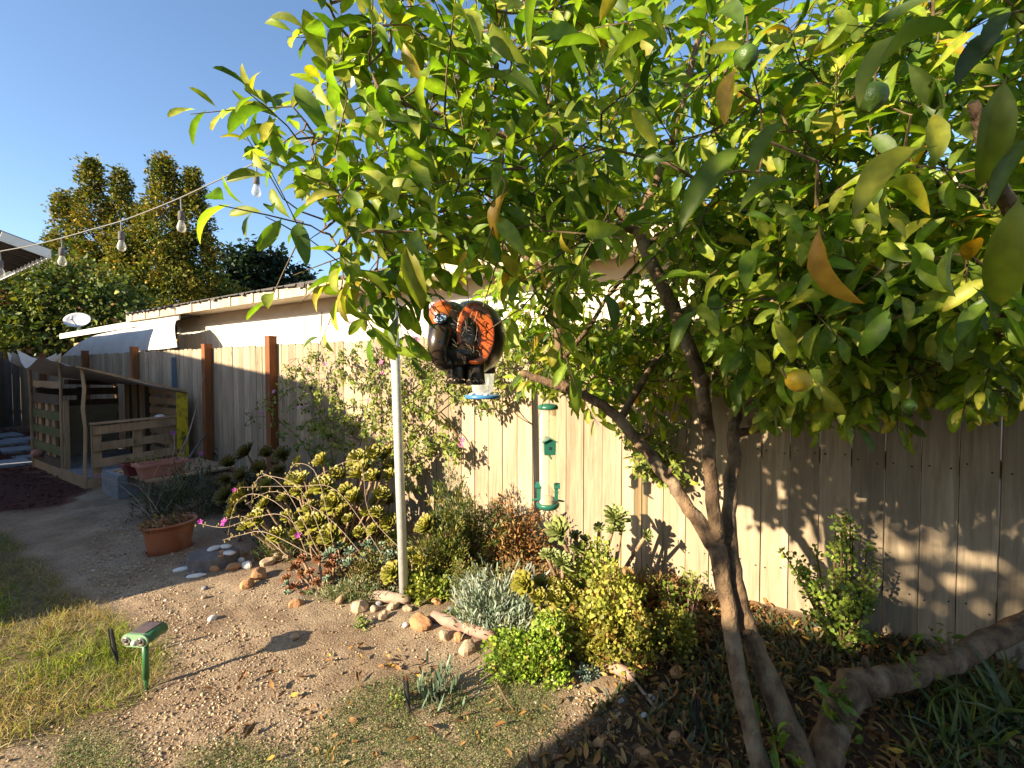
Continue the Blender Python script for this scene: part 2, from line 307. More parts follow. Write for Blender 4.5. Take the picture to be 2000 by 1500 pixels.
# ------------------------------------------------------------------ leaf kits (same vertex layout inside a kit)
def leaf_kit(widths, stations, n, fold=(0.2, 0.6), curl=(0.2, 1.0), wid=(0.42, 0.5), seed=1, wave=0.0, twist=0.25):
    r = np.random.default_rng(seed); out = []
    ns = len(stations)
    F = []
    for i in range(ns - 1):
        a, b = i * 3, (i + 1) * 3
        F += [(a, a + 1, b + 1), (a, b + 1, b), (a + 1, a + 2, b + 2), (a + 1, b + 2, b + 1)]
    for _ in range(n):
        fo, cu, wd, tw = r.uniform(*fold), r.uniform(*curl), r.uniform(*wid), r.uniform(-twist, twist); V = []
        y = z = 0.0; ps = 0.0; side = r.uniform(-0.12, 0.12)
        for s, wf in zip(stations, widths):
            ang = -cu * (s ** 1.2) + 0.25 * cu; y += (s - ps) * math.cos(ang); z += (s - ps) * math.sin(ang); ps = s
            hw = wd / 2 * wf; t = tw * s; cx = side * s * s
            for k in (-1, 0, 1):
                wz = wave * r.uniform(-1, 1) * wf if k else 0
                lx = k * hw * math.cos(fo); lz = abs(k) * hw * math.sin(fo) + wz
                V.append((cx + lx * math.cos(t) - lz * math.sin(t), y, z + lx * math.sin(t) + lz * math.cos(t)))
        out.append(np.array(V))
    return np.array(out), np.array(F)
LK = leaf_kit([0.03, 0.10, 0.62, 0.97, 0.92, 0.5, 0.03], [0, 0.07, 0.25, 0.48, 0.72, 0.92, 1.0], 16, (0.15, 0.8), (0.1, 1.6), (0.32, 0.46), 3, 0.02, 0.7)
LKH = leaf_kit([0.03, 0.08, 0.40, 0.74, 0.95, 1.0, 0.94, 0.74, 0.42, 0.03], [0, 0.07, 0.16, 0.29, 0.42, 0.55, 0.68, 0.82, 0.93, 1.0], 12, (0.3, 0.85), (0.1, 1.5), (0.30, 0.42), 5, 0.02, 0.9)
SK = leaf_kit([0.05, 0.8, 1.0, 0.05], [0, 0.3, 0.6, 1.0], 10, (0.1, 0.6), (0.1, 1.2), (0.4, 0.55), 9, 0.0, 0.5)      # small pointed leaf
RK = leaf_kit([0.1, 1.0, 0.95, 0.2], [0, 0.35, 0.75, 1.0], 6, (0.05, 0.3), (-0.3, 0.3), (0.75, 0.95), 11)             # round leaf
GK = leaf_kit([1.0, 0.9, 0.6, 0.05], [0, 0.35, 0.7, 1.0], 12, (0.1, 0.5), (0.2, 1.6), (0.035, 0.06), 13, 0, 0.8)       # grass blade
FK = leaf_kit([0.5, 1.0, 0.8, 0.3], [0, 0.3, 0.65, 1.0], 8, (0.05, 0.4), (-0.2, 0.6), (0.16, 0.24), 15)                # finger leaf
CK = leaf_kit([0.05, 0.75, 1.0, 0.7, 0.05], [0, 0.25, 0.5, 0.8, 1.0], 14, (0.2, 1.1), (-1.8, 1.8), (0.35, 0.5), 17, 0.06, 1.0)  # curled dry leaf

TK = leaf_kit([0.25, 1.0, 0.2], [0, 0.5, 1.0], 8, (0.1, 0.5), (-0.2, 1.0), (0.5, 0.8), 21)                           # tiny leaf
def frames(D, Up):
    y = D / (np.linalg.norm(D, axis=1, keepdims=True) + 1e-9); x = np.cross(y, Up); x /= np.linalg.norm(x, axis=1, keepdims=True) + 1e-9
    z = np.cross(x, y); return np.stack([x, y, z], axis=2)
def spread(kit, T, D, Up, S, C, r=rng, idx=None, vm=None):
    K, F = kit; n = len(T); idx = r.integers(0, len(K), n) if idx is None else idx
    Mx = frames(D, Up) * np.asarray(S).reshape(-1, 1, 1)
    V = np.einsum('nij,nvj->nvi', Mx, K[idx]) + T[:, None, :]
    nv = K.shape[1]; FF = (F[None] + (np.arange(n) * nv)[:, None, None]).reshape(-1, F.shape[1])
    return V.reshape(-1, 3), FF, (np.repeat(C, nv, axis=0) if vm is None else (C[:, None, :] * vm[None]).reshape(-1, 3))
def join(*parts):
    V = []; F = []; C = []; o = 0
    for v, f, c in parts: V.append(v); F.append(f + o); C.append(c); o += len(v)
    return np.concatenate(V), np.concatenate(F), np.concatenate(C)
def pal(n, cols, wts, jit=0.18, r=rng):
    c = np.array(cols)[r.choice(len(cols), n, p=np.array(wts) / sum(wts))]
    return c * (1 + r.uniform(-jit, jit, (n, 1))) * (1 + r.uniform(-jit * 0.4, jit * 0.4, (n, 3)))
def rdir(n, r=rng):
    v = r.normal(size=(n, 3)); return v / np.linalg.norm(v, axis=1, keepdims=True)
def inpoly(x, y, poly):
    x = np.asarray(x); y = np.asarray(y); ins = np.zeros(x.shape, bool); j = len(poly) - 1
    for i in range(len(poly)):
        xi, yi = poly[i][:2]; xj, yj = poly[j][:2]
        ins ^= ((yi > y) != (yj > y)) & (x < (xj - xi) * (y - yi) / (yj - yi + 1e-12) + xi); j = i
    return ins
def gpoly(px): return [tuple(G(x, y)[:2]) for x, y in px]
def sample_poly(poly, n, r=rng):
    P = np.array(poly); lo, hi = P.min(0), P.max(0); out = np.zeros((0, 2))
    while len(out) < n:
        q = r.uniform(lo, hi, (n * 2, 2)); out = np.concatenate([out, q[inpoly(q[:, 0], q[:, 1], poly)]])
    return out[:n]

# ================================================================== GROUND
Z_GRASS = gpoly([(-900, 1180), (0, 1040), (60, 1085), (150, 1165), (205, 1190), (250, 1230), (330, 1290), (318, 1325), (255, 1378), (140, 1425), (-60, 1490), (-900, 1620)])
Z_MULCH = gpoly([(-900, 905), (0, 838), (60, 838), (66, 905), (178, 958), (120, 985), (30, 1000), (-900, 1120)])
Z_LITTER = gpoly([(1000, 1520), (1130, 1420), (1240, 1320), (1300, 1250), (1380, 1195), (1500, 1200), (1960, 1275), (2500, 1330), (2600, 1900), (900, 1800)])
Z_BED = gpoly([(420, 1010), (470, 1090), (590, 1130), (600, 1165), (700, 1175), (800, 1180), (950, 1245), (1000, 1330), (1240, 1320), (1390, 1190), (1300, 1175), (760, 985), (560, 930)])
Z_THYME = [gpoly(p) for p in ([(640, 1405), (700, 1345), (790, 1325), (900, 1335), (975, 1320), (1090, 1350), (1080, 1420), (1010, 1500), (1000, 1560), (600, 1560), (600, 1450)],
                              [(20, 1520), (110, 1450), (190, 1430), (250, 1460), (270, 1530), (200, 1600)], [(320, 1540), (380, 1470), (470, 1450), (560, 1470), (620, 1540), (500, 1620)])]
def axis(lo, hi, step, far):
    a = list(np.arange(lo, hi + step / 2, step)); s = step; b = hi
    while b < far: s *= 1.35; b += s; a.append(b)
    s = step; b = lo
    while b > -far: s *= 1.35; b -= s; a.insert(0, b)
    return np.array(a)
gx = axis(-5.2, 3.2, 0.03, 160); gy = axis(0.9, 6.0, 0.03, 160)
XX, YY = np.meshgrid(gx, gy); V = np.stack([XX.ravel(), YY.ravel(), gh(XX, YY).ravel()], 1)
near = smooth(9, 6, np.hypot(V[:, 0], V[:, 1]))
V[:, 2] += near * (0.004 * vnoise(V[:, 0], V[:, 1], 21, 3) + 0.003 * rng.normal(size=len(V)))
nx, ny = len(gx), len(gy); ii, jj = np.meshgrid(np.arange(nx - 1), np.arange(ny - 1)); q = (jj * nx + ii).ravel()
F = np.stack([q, q + 1, q + nx + 1, q + nx], 1)
def zone(poly, soft=0.05):
    acc = np.zeros(len(V))
    for k in range(5):
        o = rng.normal(size=2) * soft
        jx = 0.06 * vnoise(V[:, 0], V[:, 1], 6, 5) + o[0]; jy = 0.06 * vnoise(V[:, 0], V[:, 1], 6, 6) + o[1]
        acc += inpoly(V[:, 0] + jx, V[:, 1] + jy, poly)
    return acc / 5
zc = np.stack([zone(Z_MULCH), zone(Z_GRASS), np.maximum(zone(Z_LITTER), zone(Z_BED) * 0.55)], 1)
def ground_mat():
    m, n, l = nt('ground_soil'); out = n.new('ShaderNodeOutputMaterial'); b = n.new('ShaderNodeBsdfPrincipled'); l(b.outputs[0], out.inputs[0])
    tc = n.new('ShaderNodeTexCoord'); a = n.new('ShaderNodeAttribute'); a.attribute_name = 'col'; se = n.new('ShaderNodeSeparateColor'); l(a.outputs['Color'], se.inputs[0])
    def noise(s, d=8, r=0.65):
        k = n.new('ShaderNodeTexNoise'); k.inputs['Scale'].default_value = s; k.inputs['Detail'].default_value = d; k.inputs['Roughness'].default_value = r; l(tc.outputs['Object'], k.inputs['Vector']); return k
    def ramp(src, p0, p1, c0, c1):
        k = n.new('ShaderNodeValToRGB'); k.color_ramp.elements[0].position = p0; k.color_ramp.elements[1].position = p1; k.color_ramp.elements[0].color = (*c0, 1); k.color_ramp.elements[1].color = (*c1, 1); l(src, k.inputs[0]); return k.outputs[0]
    def mix(f, c0, c1):
        k = n.new('ShaderNodeMixRGB'); l(f, k.inputs[0]); l(c0, k.inputs[1]); l(c1, k.inputs[2]); return k.outputs[0]
    big = noise(2.2); fine = noise(90); mid = noise(14)
    dirt = mix(ramp(big.outputs[0], 0.4, 0.62, (0, 0, 0), (1, 1, 1)), ramp(fine.outputs[0], 0.35, 0.65, (0.15, 0.098, 0.06), (0.25, 0.172, 0.108)), ramp(fine.outputs[0], 0.35, 0.65, (0.24, 0.17, 0.108), (0.40, 0.305, 0.20)))
    vo = n.new('ShaderNodeTexVoronoi'); vo.inputs['Scale'].default_value = 95; l(tc.outputs['Object'], vo.inputs['Vector'])
    vo2 = n.new('ShaderNodeTexVoronoi'); vo2.inputs['Scale'].default_value = 150; l(tc.outputs['Object'], vo2.inputs['Vector'])
    peb = mix(ramp(vo2.outputs['Distance'], 0.25, 0.4, (0.45, 0.45, 0.45), (0, 0, 0)), dirt, ramp(vo2.outputs['Color'], 0.2, 0.8, (0.26, 0.19, 0.13), (0.56, 0.46, 0.34)))
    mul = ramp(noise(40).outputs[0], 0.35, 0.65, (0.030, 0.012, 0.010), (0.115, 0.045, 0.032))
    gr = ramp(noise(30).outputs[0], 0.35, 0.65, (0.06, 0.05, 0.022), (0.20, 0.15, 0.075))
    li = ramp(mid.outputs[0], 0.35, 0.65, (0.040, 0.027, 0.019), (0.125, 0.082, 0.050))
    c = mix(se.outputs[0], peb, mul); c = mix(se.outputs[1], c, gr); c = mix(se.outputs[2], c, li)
    l(c, b.inputs['Base Color']); b.inputs['Roughness'].default_value = 0.95; b.inputs['Specular IOR Level'].default_value = 0.092
    sub = n.new('ShaderNodeMath'); sub.operation = 'SUBTRACT'; l(fine.outputs[0], sub.inputs[0]); l(vo.outputs['Distance'], sub.inputs[1])
    bp = n.new('ShaderNodeBump'); bp.inputs['Strength'].default_value = 0.6; bp.inputs['Distance'].default_value = 0.004; l(sub.outputs[0], bp.inputs['Height']); l(bp.outputs[0], b.inputs['Normal'])
    return m
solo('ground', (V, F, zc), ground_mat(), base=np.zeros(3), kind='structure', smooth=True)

# ================================================================== FENCE
def al_x(x): return plane_pt(x, 722)          # fence-plane point under pixel column x
def along(p): return float(np.dot(p - FO, U))
T0 = along(al_x(40)); T1 = along(al_x(2000)) - 0.9     # far left end, right end off frame
PITCHB = 0.14
fence = thing('board_fence', 'long tan fence of upright dog-eared boards behind the lemon tree', 'fence', FO + U * T0)
def board_mesh(i, h=1.74, wd=0.1345, th=0.017):
    c = 0.022; p = [(-wd / 2, 0), (wd / 2, 0), (wd / 2, h - c), (wd / 2 - c, h), (-wd / 2 + c, h), (-wd / 2, h - c)]
    b = MB().prism(p, (0, 0, 0), ((1, 0, 0), (0, 0, 1), (0, -1, 0)), th); return mk_mesh('board', b.arr(), b.f, MAT['fence'])
bms = [board_mesh(i, 1.74 + d) for i, d in enumerate((-0.006, 0, 0.004, 0.009))]
nb = int((T0 - T1) / PITCHB)
angF = math.atan2(-U[1], -U[0])
for i in range(nb):
    t = T0 - (i + 0.5) * PITCHB; p = FO + U * t + N * random.uniform(-0.002, 0.003); p[2] = -0.03 + random.uniform(-0.006, 0.006)
    inst('board', bms[i % 4], fence, Matrix.Translation(Vector(p)) @ Matrix.Rotation(angF + random.uniform(-0.02, 0.02), 4, 'Z') @ Matrix.Rotation(random.uniform(-0.0018, 0.0018), 4, 'Y'))
for z in (0.28, 0.95, 1.5):
    part('rail', MB().bar(FO + U * T0 + N * 0.032 + ZZ * z, FO + U * T1 + N * 0.032 + ZZ * z, 0.04, 0.088), MAT['fence'], fence)
for k, (x, dz) in enumerate(((90, 0.02), (175, 0.02), (272, 0.03), (414, 0.0), (540, 0.045))):
    p = al_x(x) - N * 0.062; h = 1.75 + dz
    po = part('post', MB().box((p[0], p[1], h / 2 - 0.05), (0.092, 0.092, h + 0.1), (-U, N, ZZ)), MAT['post'], fence)
    part('post_cap', MB().box((p[0], p[1], h + 0.008), (0.1, 0.1, 0.014), (-U, N, ZZ)), MAT['post'], po)
# nail heads on the near boards
nm = MB().lathe([(0.0045, 0), (0.0045, 0.002), (0.002, 0.003)], (0, 0, 0), 7); nme = mk_mesh('nail', nm.arr(), nm.f, MAT['blackplastic'])
for i in range(nb):
    t = T0 - (i + 0.5) * PITCHB
    if t > along(al_x(1350)): continue
    for z in (0.28, 0.95):
        for s in (-0.04, 0.04):
            p = FO + U * (t + s + random.uniform(-0.008, 0.008)) - N * 0.0125 + ZZ * (z + random.uniform(-0.02, 0.02))
            inst('nail', nme, fence, mat4(-U, ZZ, -N, p))

# gate and end fence across the far end
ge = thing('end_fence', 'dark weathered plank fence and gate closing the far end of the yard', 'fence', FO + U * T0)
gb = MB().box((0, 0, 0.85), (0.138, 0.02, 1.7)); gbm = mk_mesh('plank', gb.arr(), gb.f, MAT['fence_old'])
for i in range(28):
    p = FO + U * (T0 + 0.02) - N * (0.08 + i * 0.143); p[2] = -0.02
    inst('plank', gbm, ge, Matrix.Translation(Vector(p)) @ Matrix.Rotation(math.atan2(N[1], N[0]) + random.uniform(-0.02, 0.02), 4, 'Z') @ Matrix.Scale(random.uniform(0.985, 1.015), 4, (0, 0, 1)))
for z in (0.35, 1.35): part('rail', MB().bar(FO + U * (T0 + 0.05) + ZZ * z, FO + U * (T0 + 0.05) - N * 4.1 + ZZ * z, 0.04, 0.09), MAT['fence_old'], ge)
pp = FO + U * (T0 - 0.03) - N * 0.35
part('gate_post', MB().box((pp[0], pp[1], 0.9), (0.1, 0.1, 1.95), (-U, N, ZZ)), MAT['pallet_dark'], ge)
for z in (0.5, 0.95, 1.4):
    part('strap_hinge', MB().box(pp - N * 0.22 + U * 0.005 + ZZ * z, (0.3, 0.02, 0.05), (N, U, ZZ)), MAT['blackplastic'], ge)

# ================================================================== NEIGHBOUR'S BUILDING (behind the fence)
WO, OV = 0.85, 0.4                          # wall plane behind the fence, eave overhang
ez = plane_pt(690, 553, WO - OV)[2]         # eave height
tl = along(plane_pt(350, 640, WO)); tr = along(al_x(2000)) - 3.0
def fp(t, off, z): return FO + U * t + N * off + ZZ * z
nbh = thing('cream_building', 'long cream sided building with ragged roof edge behind the board fence', 'building', fp(tl, WO, 0))
part('wall', MB().box(fp((tl + tr) / 2, WO + 2.0, (ez + 0.1) / 2), (tl - tr, 4.0, ez + 0.1), (-U, N, ZZ)), MAT['wall'], nbh)
nbt = 0
t = tl - 0.1
gm = MB().box((0, 0, 0), (0.012, 0.012, ez - 0.25)); gme = mk_mesh('siding_batten', gm.arr(), gm.f, MAT['wall'])
while t > tr and nbt < 60:
    inst('siding_batten', gme, nbh, mat4(-U, N, ZZ, fp(t, WO - 0.004, (ez - 0.25) / 2))); t -= 0.203; nbt += 1
part('frieze_board', MB().box(fp((tl + tr) / 2, WO - 0.012, ez - 0.12), (tl - tr, 0.024, 0.17), (-U, N, ZZ)), MAT['fascia_light'], nbh)
part('corner_trim', MB().box(fp(tl - 0.03, WO - 0.016, ez / 2 - 0.05), (0.09, 0.03, ez - 0.1), (-U, N, ZZ)), MAT['white'], nbh)
tl2 = along(plane_pt(248, 618, WO - OV))
rf = MB()
for a, b in ((WO - OV - 0.03, 5.6),):
    z0, z1 = ez + 0.075, ez + 0.075 + (b - a) * 0.16
    P4 = [fp(tl2, a, z0), fp(tr, a, z0), fp(tr, b, z1), fp(tl2, b, z1)]
    rf.add(P4 + [p + ZZ * 0.03 for p in P4], [(0, 1, 2, 3), (7, 6, 5, 4), (0, 4, 5, 1), (1, 5, 6, 2), (2, 6, 7, 3), (3, 7, 4, 0)])
rfo = part('roof', rf, MAT['roof'], nbh)
part('fascia_board', MB().box(fp((tl2 + tr) / 2, WO - OV, ez + 0.005), (tl2 - tr, 0.03, 0.13), (-U, N, ZZ)), MAT['fascia'], nbh)
part('soffit', MB().box(fp((tl2 + tr) / 2, WO - OV / 2 + 0.01, ez - 0.03), (tl2 - tr, OV - 0.03, 0.02), (-U, N, ZZ)), MAT['fascia_light'], nbh)
t = tl2 - 0.3; k = 0
while t > tr and k < 22:
    part('rafter_tail', MB().box(fp(t, WO - OV - 0.024, ez + 0.012), (0.045, 0.018, 0.12), (-U, N, ZZ)), MAT['fascia_light'], nbh); t -= 0.62; k += 1
# ragged shingle edge: torn flaps hanging over the fascia
t = tl2 - 0.02; k = 0
while t > along(plane_pt(1250, 450, 0.3)) and k < 140:
    wd = random.uniform(0.08, 0.34); dr = random.choice((0.004, 0.006, 0.01, 0.02, 0.045)) * random.uniform(0.6, 1.3)
    o0 = WO - OV - 0.045
    V8 = [fp(t, o0, ez + 0.10), fp(t - wd, o0, ez + 0.10), fp(t - wd + random.uniform(0, 0.03), o0 - 0.012, ez + 0.085 - dr), fp(t - random.uniform(0, 0.03), o0 - 0.012, ez + 0.085 - dr * random.uniform(0.3, 1))]
    part('shingle_flap', MB().add(V8 + [p + N * 0.006 for p in V8], [(0, 1, 2, 3), (7, 6, 5, 4), (0, 4, 5, 1), (1, 5, 6, 2), (2, 6, 7, 3), (3, 7, 4, 0)]), MAT['roof'], rfo)
    t -= wd + random.uniform(0, 0.03); k += 1
ca = [plane_pt(x, y, WO - 0.015) for x, y in ((598, 573), (612, 577), (624, 584), (628, 596), (627, 625), (625, 672), (625, 720))]
part('wall_cable', MB().tube(ca, 0.006, 6), MAT['cable'], nbh)
vp = fp(along(plane_pt(249, 610, 1.2)), 1.2, ez + 0.2)
part('vent_pipe', MB().tube([vp, vp + ZZ * 0.16], 0.03, 8), MAT['fascia'], nbh)

# lower shed with white fascia, left of the building
tA, tB = along(plane_pt(120, 660, 0.95)), along(plane_pt(348, 640, 0.95))
sh = thing('low_shed', 'low tan shed with white sloping fascia and satellite dish behind the fence', 'shed', fp(tA, 1.0, 0))
zA = plane_pt(118, 658, 0.5)[2]; zB = plane_pt(350, 618, 0.5)[2]
part('wall', MB().box(fp((tA + tB) / 2 - 0.4, 2.2, (zA - 0.1) / 2), (tA - tB - 0.9, 2.4, zA - 0.1), (-U, N, ZZ)), M_('ochre_wall', (0.40, 0.26, 0.11), (0.34, 0.21, 0.09), 4, 0.8), sh)
A4, B4 = plane_pt(118, 657, 0.5), plane_pt(350, 618, 0.5)
part('fascia_board', MB().bar(A4, B4, 0.03, 0.12), MAT['white'], sh)
c4 = [A4 + N * 0.02 + ZZ * 0.045, B4 + N * 0.02 + ZZ * 0.045, B4 + N * 2.8 + ZZ * 0.3, A4 + N * 2.8 + ZZ * 0.3]
part('roof', MB().add(c4 + [p - ZZ * 0.05 for p in c4], [(0, 1, 2, 3), (7, 6, 5, 4), (0, 4, 5, 1), (1, 5, 6, 2), (2, 6, 7, 3), (3, 7, 4, 0)]), MAT['roof'], sh)
# canvas awning
def sheet(Pf, nu, nv, th, name, mat, parent=None, **kw):
    Vt = [Pf(i / nu, j / nv) for i in range(nu + 1) for j in range(nv + 1)]; m = len(Vt)
    Fq = [(i * (nv + 1) + j, (i + 1) * (nv + 1) + j, (i + 1) * (nv + 1) + j + 1, i * (nv + 1) + j + 1) for i in range(nu) for j in range(nv)]
    Vb = [np.array(p) - ZZ * th for p in Vt]; Fb = [tuple(k + m for k in f[::-1]) for f in Fq]
    b = MB().add(list(Vt) + Vb, Fq + Fb)
    return part(name, b, mat, parent, True) if parent else solo(name, b, mat, smooth=True, **kw)
cA, cB = plane_pt(232, 646, 0.45), plane_pt(351, 622, 0.45); cC, cD = plane_pt(120, 697, 0.16), plane_pt(346, 676, 0.16)
def awn(u, v):
    top = cA * (1 - u) + cB * u; bot = cC * (1 - u) + cD * u
    p = top * (1 - v) + bot * v; p = p + ZZ * (0.10 * math.sin(math.pi * v) - 0.04 * math.sin(math.pi * u) * v) - N * 0.05 * math.sin(math.pi * v)
    return p + ZZ * 0.012 * math.sin(u * 14 + v * 4)
sheet(awn, 18, 10, 0.006, 'canvas_awning', MAT['canvas'], label='grey canvas awning slung from the low shed above the fence', cat='awning')
# satellite dish
dc = plane_pt(152, 626, 0.75); ds = thing('satellite_dish', 'grey satellite dish standing on the low shed roof', 'satellite dish', dc - ZZ * 0.25)
dn = np.array([0.25, -0.86, 0.42]); dn /= np.linalg.norm(dn); dx = np.cross(dn, ZZ); dx /= np.linalg.norm(dx); dy = np.cross(dx, dn) * -1
part('reflector', MB().lathe([(0.02, 0.0), (0.13, 0.012), (0.22, 0.035), (0.28, 0.06), (0.285, 0.066), (0.28, 0.07), (0.22, 0.045), (0.13, 0.022), (0.02, 0.01)], dc - dn * 0.03, 24, 1, 0.72, (dx, dy, dn)), MAT['dish'], ds, True)
part('mast', MB().tube([dc - ZZ * 0.27 - dn * 0.06, dc - ZZ * 0.05 - dn * 0.06, dc - dn * 0.02], 0.022, 8), MAT['steel'], ds)
arm = part('feed_arm', MB().tube([dc - ZZ * 0.16, dc - ZZ * 0.1 + dn * 0.28], 0.012, 6), MAT['steel'], ds)
part('feed_horn', MB().tube([dc - ZZ * 0.12 + dn * 0.28, dc - ZZ * 0.03 + dn * 0.25], [0.03, 0.025], 8), MAT['dish'], arm)

# ================================================================== OWN HOUSE (left edge and behind the camera; unseen blocks shaped to throw the two big shadows)
hc = at(95, 487, 7.05); E1, E2 = U, -N
hs_ = thing('own_house', 'house whose white eave corner juts in at the upper left edge', 'house', np.array([hc[0], hc[1], 0]) + U * 0.4)
def rz(m): return hc[2] + 0.3 * m
q4 = [hc, hc + U * 10.0, hc + U * 10.0 + E2 * 0.5 + ZZ * 0.15, hc + E2 * 0.5 + ZZ * 0.15]
part('roof', MB().add([p + ZZ * 0.02 for p in q4] + [p - ZZ * 0.02 for p in q4], [(0, 1, 2, 3), (7, 6, 5, 4), (0, 4, 5, 1), (1, 5, 6, 2), (2, 6, 7, 3), (3, 7, 4, 0)]), MAT['roof'], hs_)
part('rake_fascia', MB().bar(hc - ZZ * 0.07 - U * 0.014, hc - ZZ * 0.07 - U * 0.014 + E2 * 0.5 + ZZ * 0.15, 0.026, 0.135), MAT['white'], hs_)
part('eave_fascia', MB().bar(hc - ZZ * 0.07 + N * 0.014, hc - ZZ * 0.07 + N * 0.014 + U * 10, 0.026, 0.12), MAT['white'], hs_)
for k in range(9):
    o = hc + U * (0.12 + k * 0.24) - ZZ * 0.07
    part('rafter', MB().bar(o + E2 * 0.02, o + E2 * 0.5 + ZZ * 0.15, 0.04, 0.085), MAT['soffit'], hs_)
sp4 = [p - ZZ * 0.03 + U * 0.01 for p in q4]
part('roof_decking', MB().add([p - ZZ * 0.003 for p in sp4] + [p - ZZ * 0.015 for p in sp4], [(0, 1, 2, 3), (7, 6, 5, 4), (0, 4, 5, 1), (1, 5, 6, 2), (2, 6, 7, 3), (3, 7, 4, 0)]), MAT['soffit'], hs_)
wc = hc + U * 5.4 + E2 * 1.1
part('wall', MB().box((wc[0], wc[1], 1.55), (9.8, 0.2, 3.1), (U, N, ZZ)), MAT['brownpaint'], hs_)
# light frame: dd along the light, dq across it
dd = np.array([math.sin(SUN_AZ), math.cos(SUN_AZ), 0]); dq = np.array([math.cos(SUN_AZ), -math.sin(SUN_AZ), 0])
def block(poly, name, mat):                   # poly = [(point on ground, top height)] walls with sloping top
    n = len(poly); Vb = [np.array([p[0], p[1], -0.05]) for p, h in poly] + [np.array([p[0], p[1], h]) for p, h in poly]
    part(name, MB().add(Vb, [tuple(range(n))[::-1], tuple(range(n, 2 * n))] + [(i, (i + 1) % n, n + (i + 1) % n, n + i) for i in range(n)]), mat, hs_)
c1 = dq * -5.25 + dd * -3.0; c2 = c1 + U * 4.9
block([(c1, 3.04), (c2, 3.62), (c2 + E2 * 3.5, 3.9), (c1 + E2 * 3.5, 3.9)], 'side_wing', MAT['brownpaint'])
c3 = dq * -5.3 + dd * -3.1; c4_ = dq * -3.74 + dd * -3.1
block([(c3, 1.95), (c4_, 1.52), (c4_ - dd * 0.12, 1.52), (c3 - dd * 0.12, 1.95)], 'low_shade_wall', MAT['brownpaint'])  # unseen wall added to cast the shade edge on the left ground
c5 = dq * -1.3 + dd * -4.2; c6 = c5 - U * 9
block([(c5, 2.84), (c5 + E2 * 4, 2.84), (c5 - U * 0.6 + E2 * 4, 2.84), (c5 - U * 0.6, 2.84)], 'rear_shade_block', MAT['brownpaint'])  # unseen low block added to keep the shade edge low on the trunk
block([(c5 - U * 0.62, 3.1), (c5 - U * 0.62 + E2 * 4, 3.1), (c6 + E2 * 4, 3.1), (c6, 3.1)], 'rear_wing', MAT['brownpaint'])
# ================================================================== BACKGROUND TREES
def bg_tree(name, label, base, h_trunk, lobes, n, size, cols, wts, group=None, cone=False, seed=0):
    r = np.random.default_rng(seed); b = np.array(base, float); t = thing(name, label, 'tree', b, group)
    top = b + ZZ * h_trunk; tm = MB().tube([b, b + ZZ * h_trunk * 0.5 + np.array([0.1, 0, 0]), top], [0.28, 0.2, 0.1], 9, 0.08)
    for c, rad in lobes:
        c = b + np.array(c); s = b + ZZ * min(h_trunk * 0.75, c[2] - b[2]) * 0.8; tm.tube([s, (s + c) / 2 + ZZ * 0.1, c], [0.12, 0.08, 0.03], 6)
    part('trunk', tm, MAT['twig'], t)
    vol = np.array([rad[0] * rad[1] * rad[2] for _, rad in lobes]) ** 0.67; cnt = (n * vol / vol.sum()).astype(int)
    T = []; D = []; C = []
    for (c, rad), k in zip(lobes, cnt):
        c = b + np.array(c); nc = max(6, k // 16); d = rdir(nc, r)
        if cone:
            hgt = r.uniform(0, 1, nc) ** 0.8; ang = r.uniform(0, 2 * np.pi, nc); rr = (1 - hgt * 0.93) * r.uniform(0.55, 1.05, nc) * (1 + 0.25 * np.sin(hgt * 23))
            cc = c + np.stack([np.cos(ang) * rr * rad[0], np.sin(ang) * rr * rad[1], (hgt * 2 - 1) * rad[2]], 1); d = np.stack([np.cos(ang), np.sin(ang), 0.25 + 0 * ang], 1)
        else: cc = c + d * np.array(rad) * r.uniform(0.62, 1.06, (nc, 1))
        cl = pal(nc, cols, wts, 0.25, r)
        m = 16; pts = np.repeat(cc, m, 0) + r.normal(size=(nc * m, 3)) * size * (1.1 if cone else 1.35)
        T.append(pts); D.append(np.repeat(d, m, 0) + r.normal(size=(nc * m, 3)) * 0.7 + np.array([0, 0, 0.2 if cone else -0.1])); C.append(np.repeat(cl, m, 0) * (1 + r.uniform(-0.25, 0.25, (nc * m, 1))))
    T, D, C = np.concatenate(T), np.concatenate(D), np.concatenate(C)
    part('crown', spread(TK, T, D, rdir(len(T), r) + ZZ * 0.6, size * r.uniform(0.7, 1.4, len(T)), C, r), MAT['farleaf'], t, kind='stuff'); return t
def bp(x, y, d): return at(x, y, d)
TG = 'trees beyond the fence'
cb_ = bp(255, 722, 22); cb_[2] = 0
def lob(x, y, rx, ry, d, b, k=1.0): p = at(x, y, d); s = d / FPX; return (tuple(p - b), (rx * s, rx * s * k, ry * s))
bg_tree('cypress_tree', 'tall golden green cypress with several pointed spires beyond the shed', cb_, 6.5,
        [lob(182, 435, 56, 116, 22, cb_), lob(238, 448, 46, 112, 22.3, cb_), lob(322, 432, 66, 122, 22, cb_), lob(378, 458, 58, 118, 22.4, cb_), lob(126, 460, 38, 78, 22, cb_), lob(250, 585, 100, 125, 21.6, cb_), lob(345, 590, 95, 125, 21.8, cb_), lob(175, 590, 85, 110, 21.8, cb_), lob(282, 490, 46, 80, 22.2, cb_), lob(105, 520, 30, 55, 22, cb_), lob(408, 540, 26, 75, 22.3, cb_)],
        80000, 0.135, [(0.22, 0.19, 0.022), (0.14, 0.15, 0.018), (0.055, 0.08, 0.014), (0.28, 0.19, 0.03)], [3, 3, 3.4, 1.0], TG, True, 1)
c_ = bp(100, 722, 14.5); c_[2] = 0
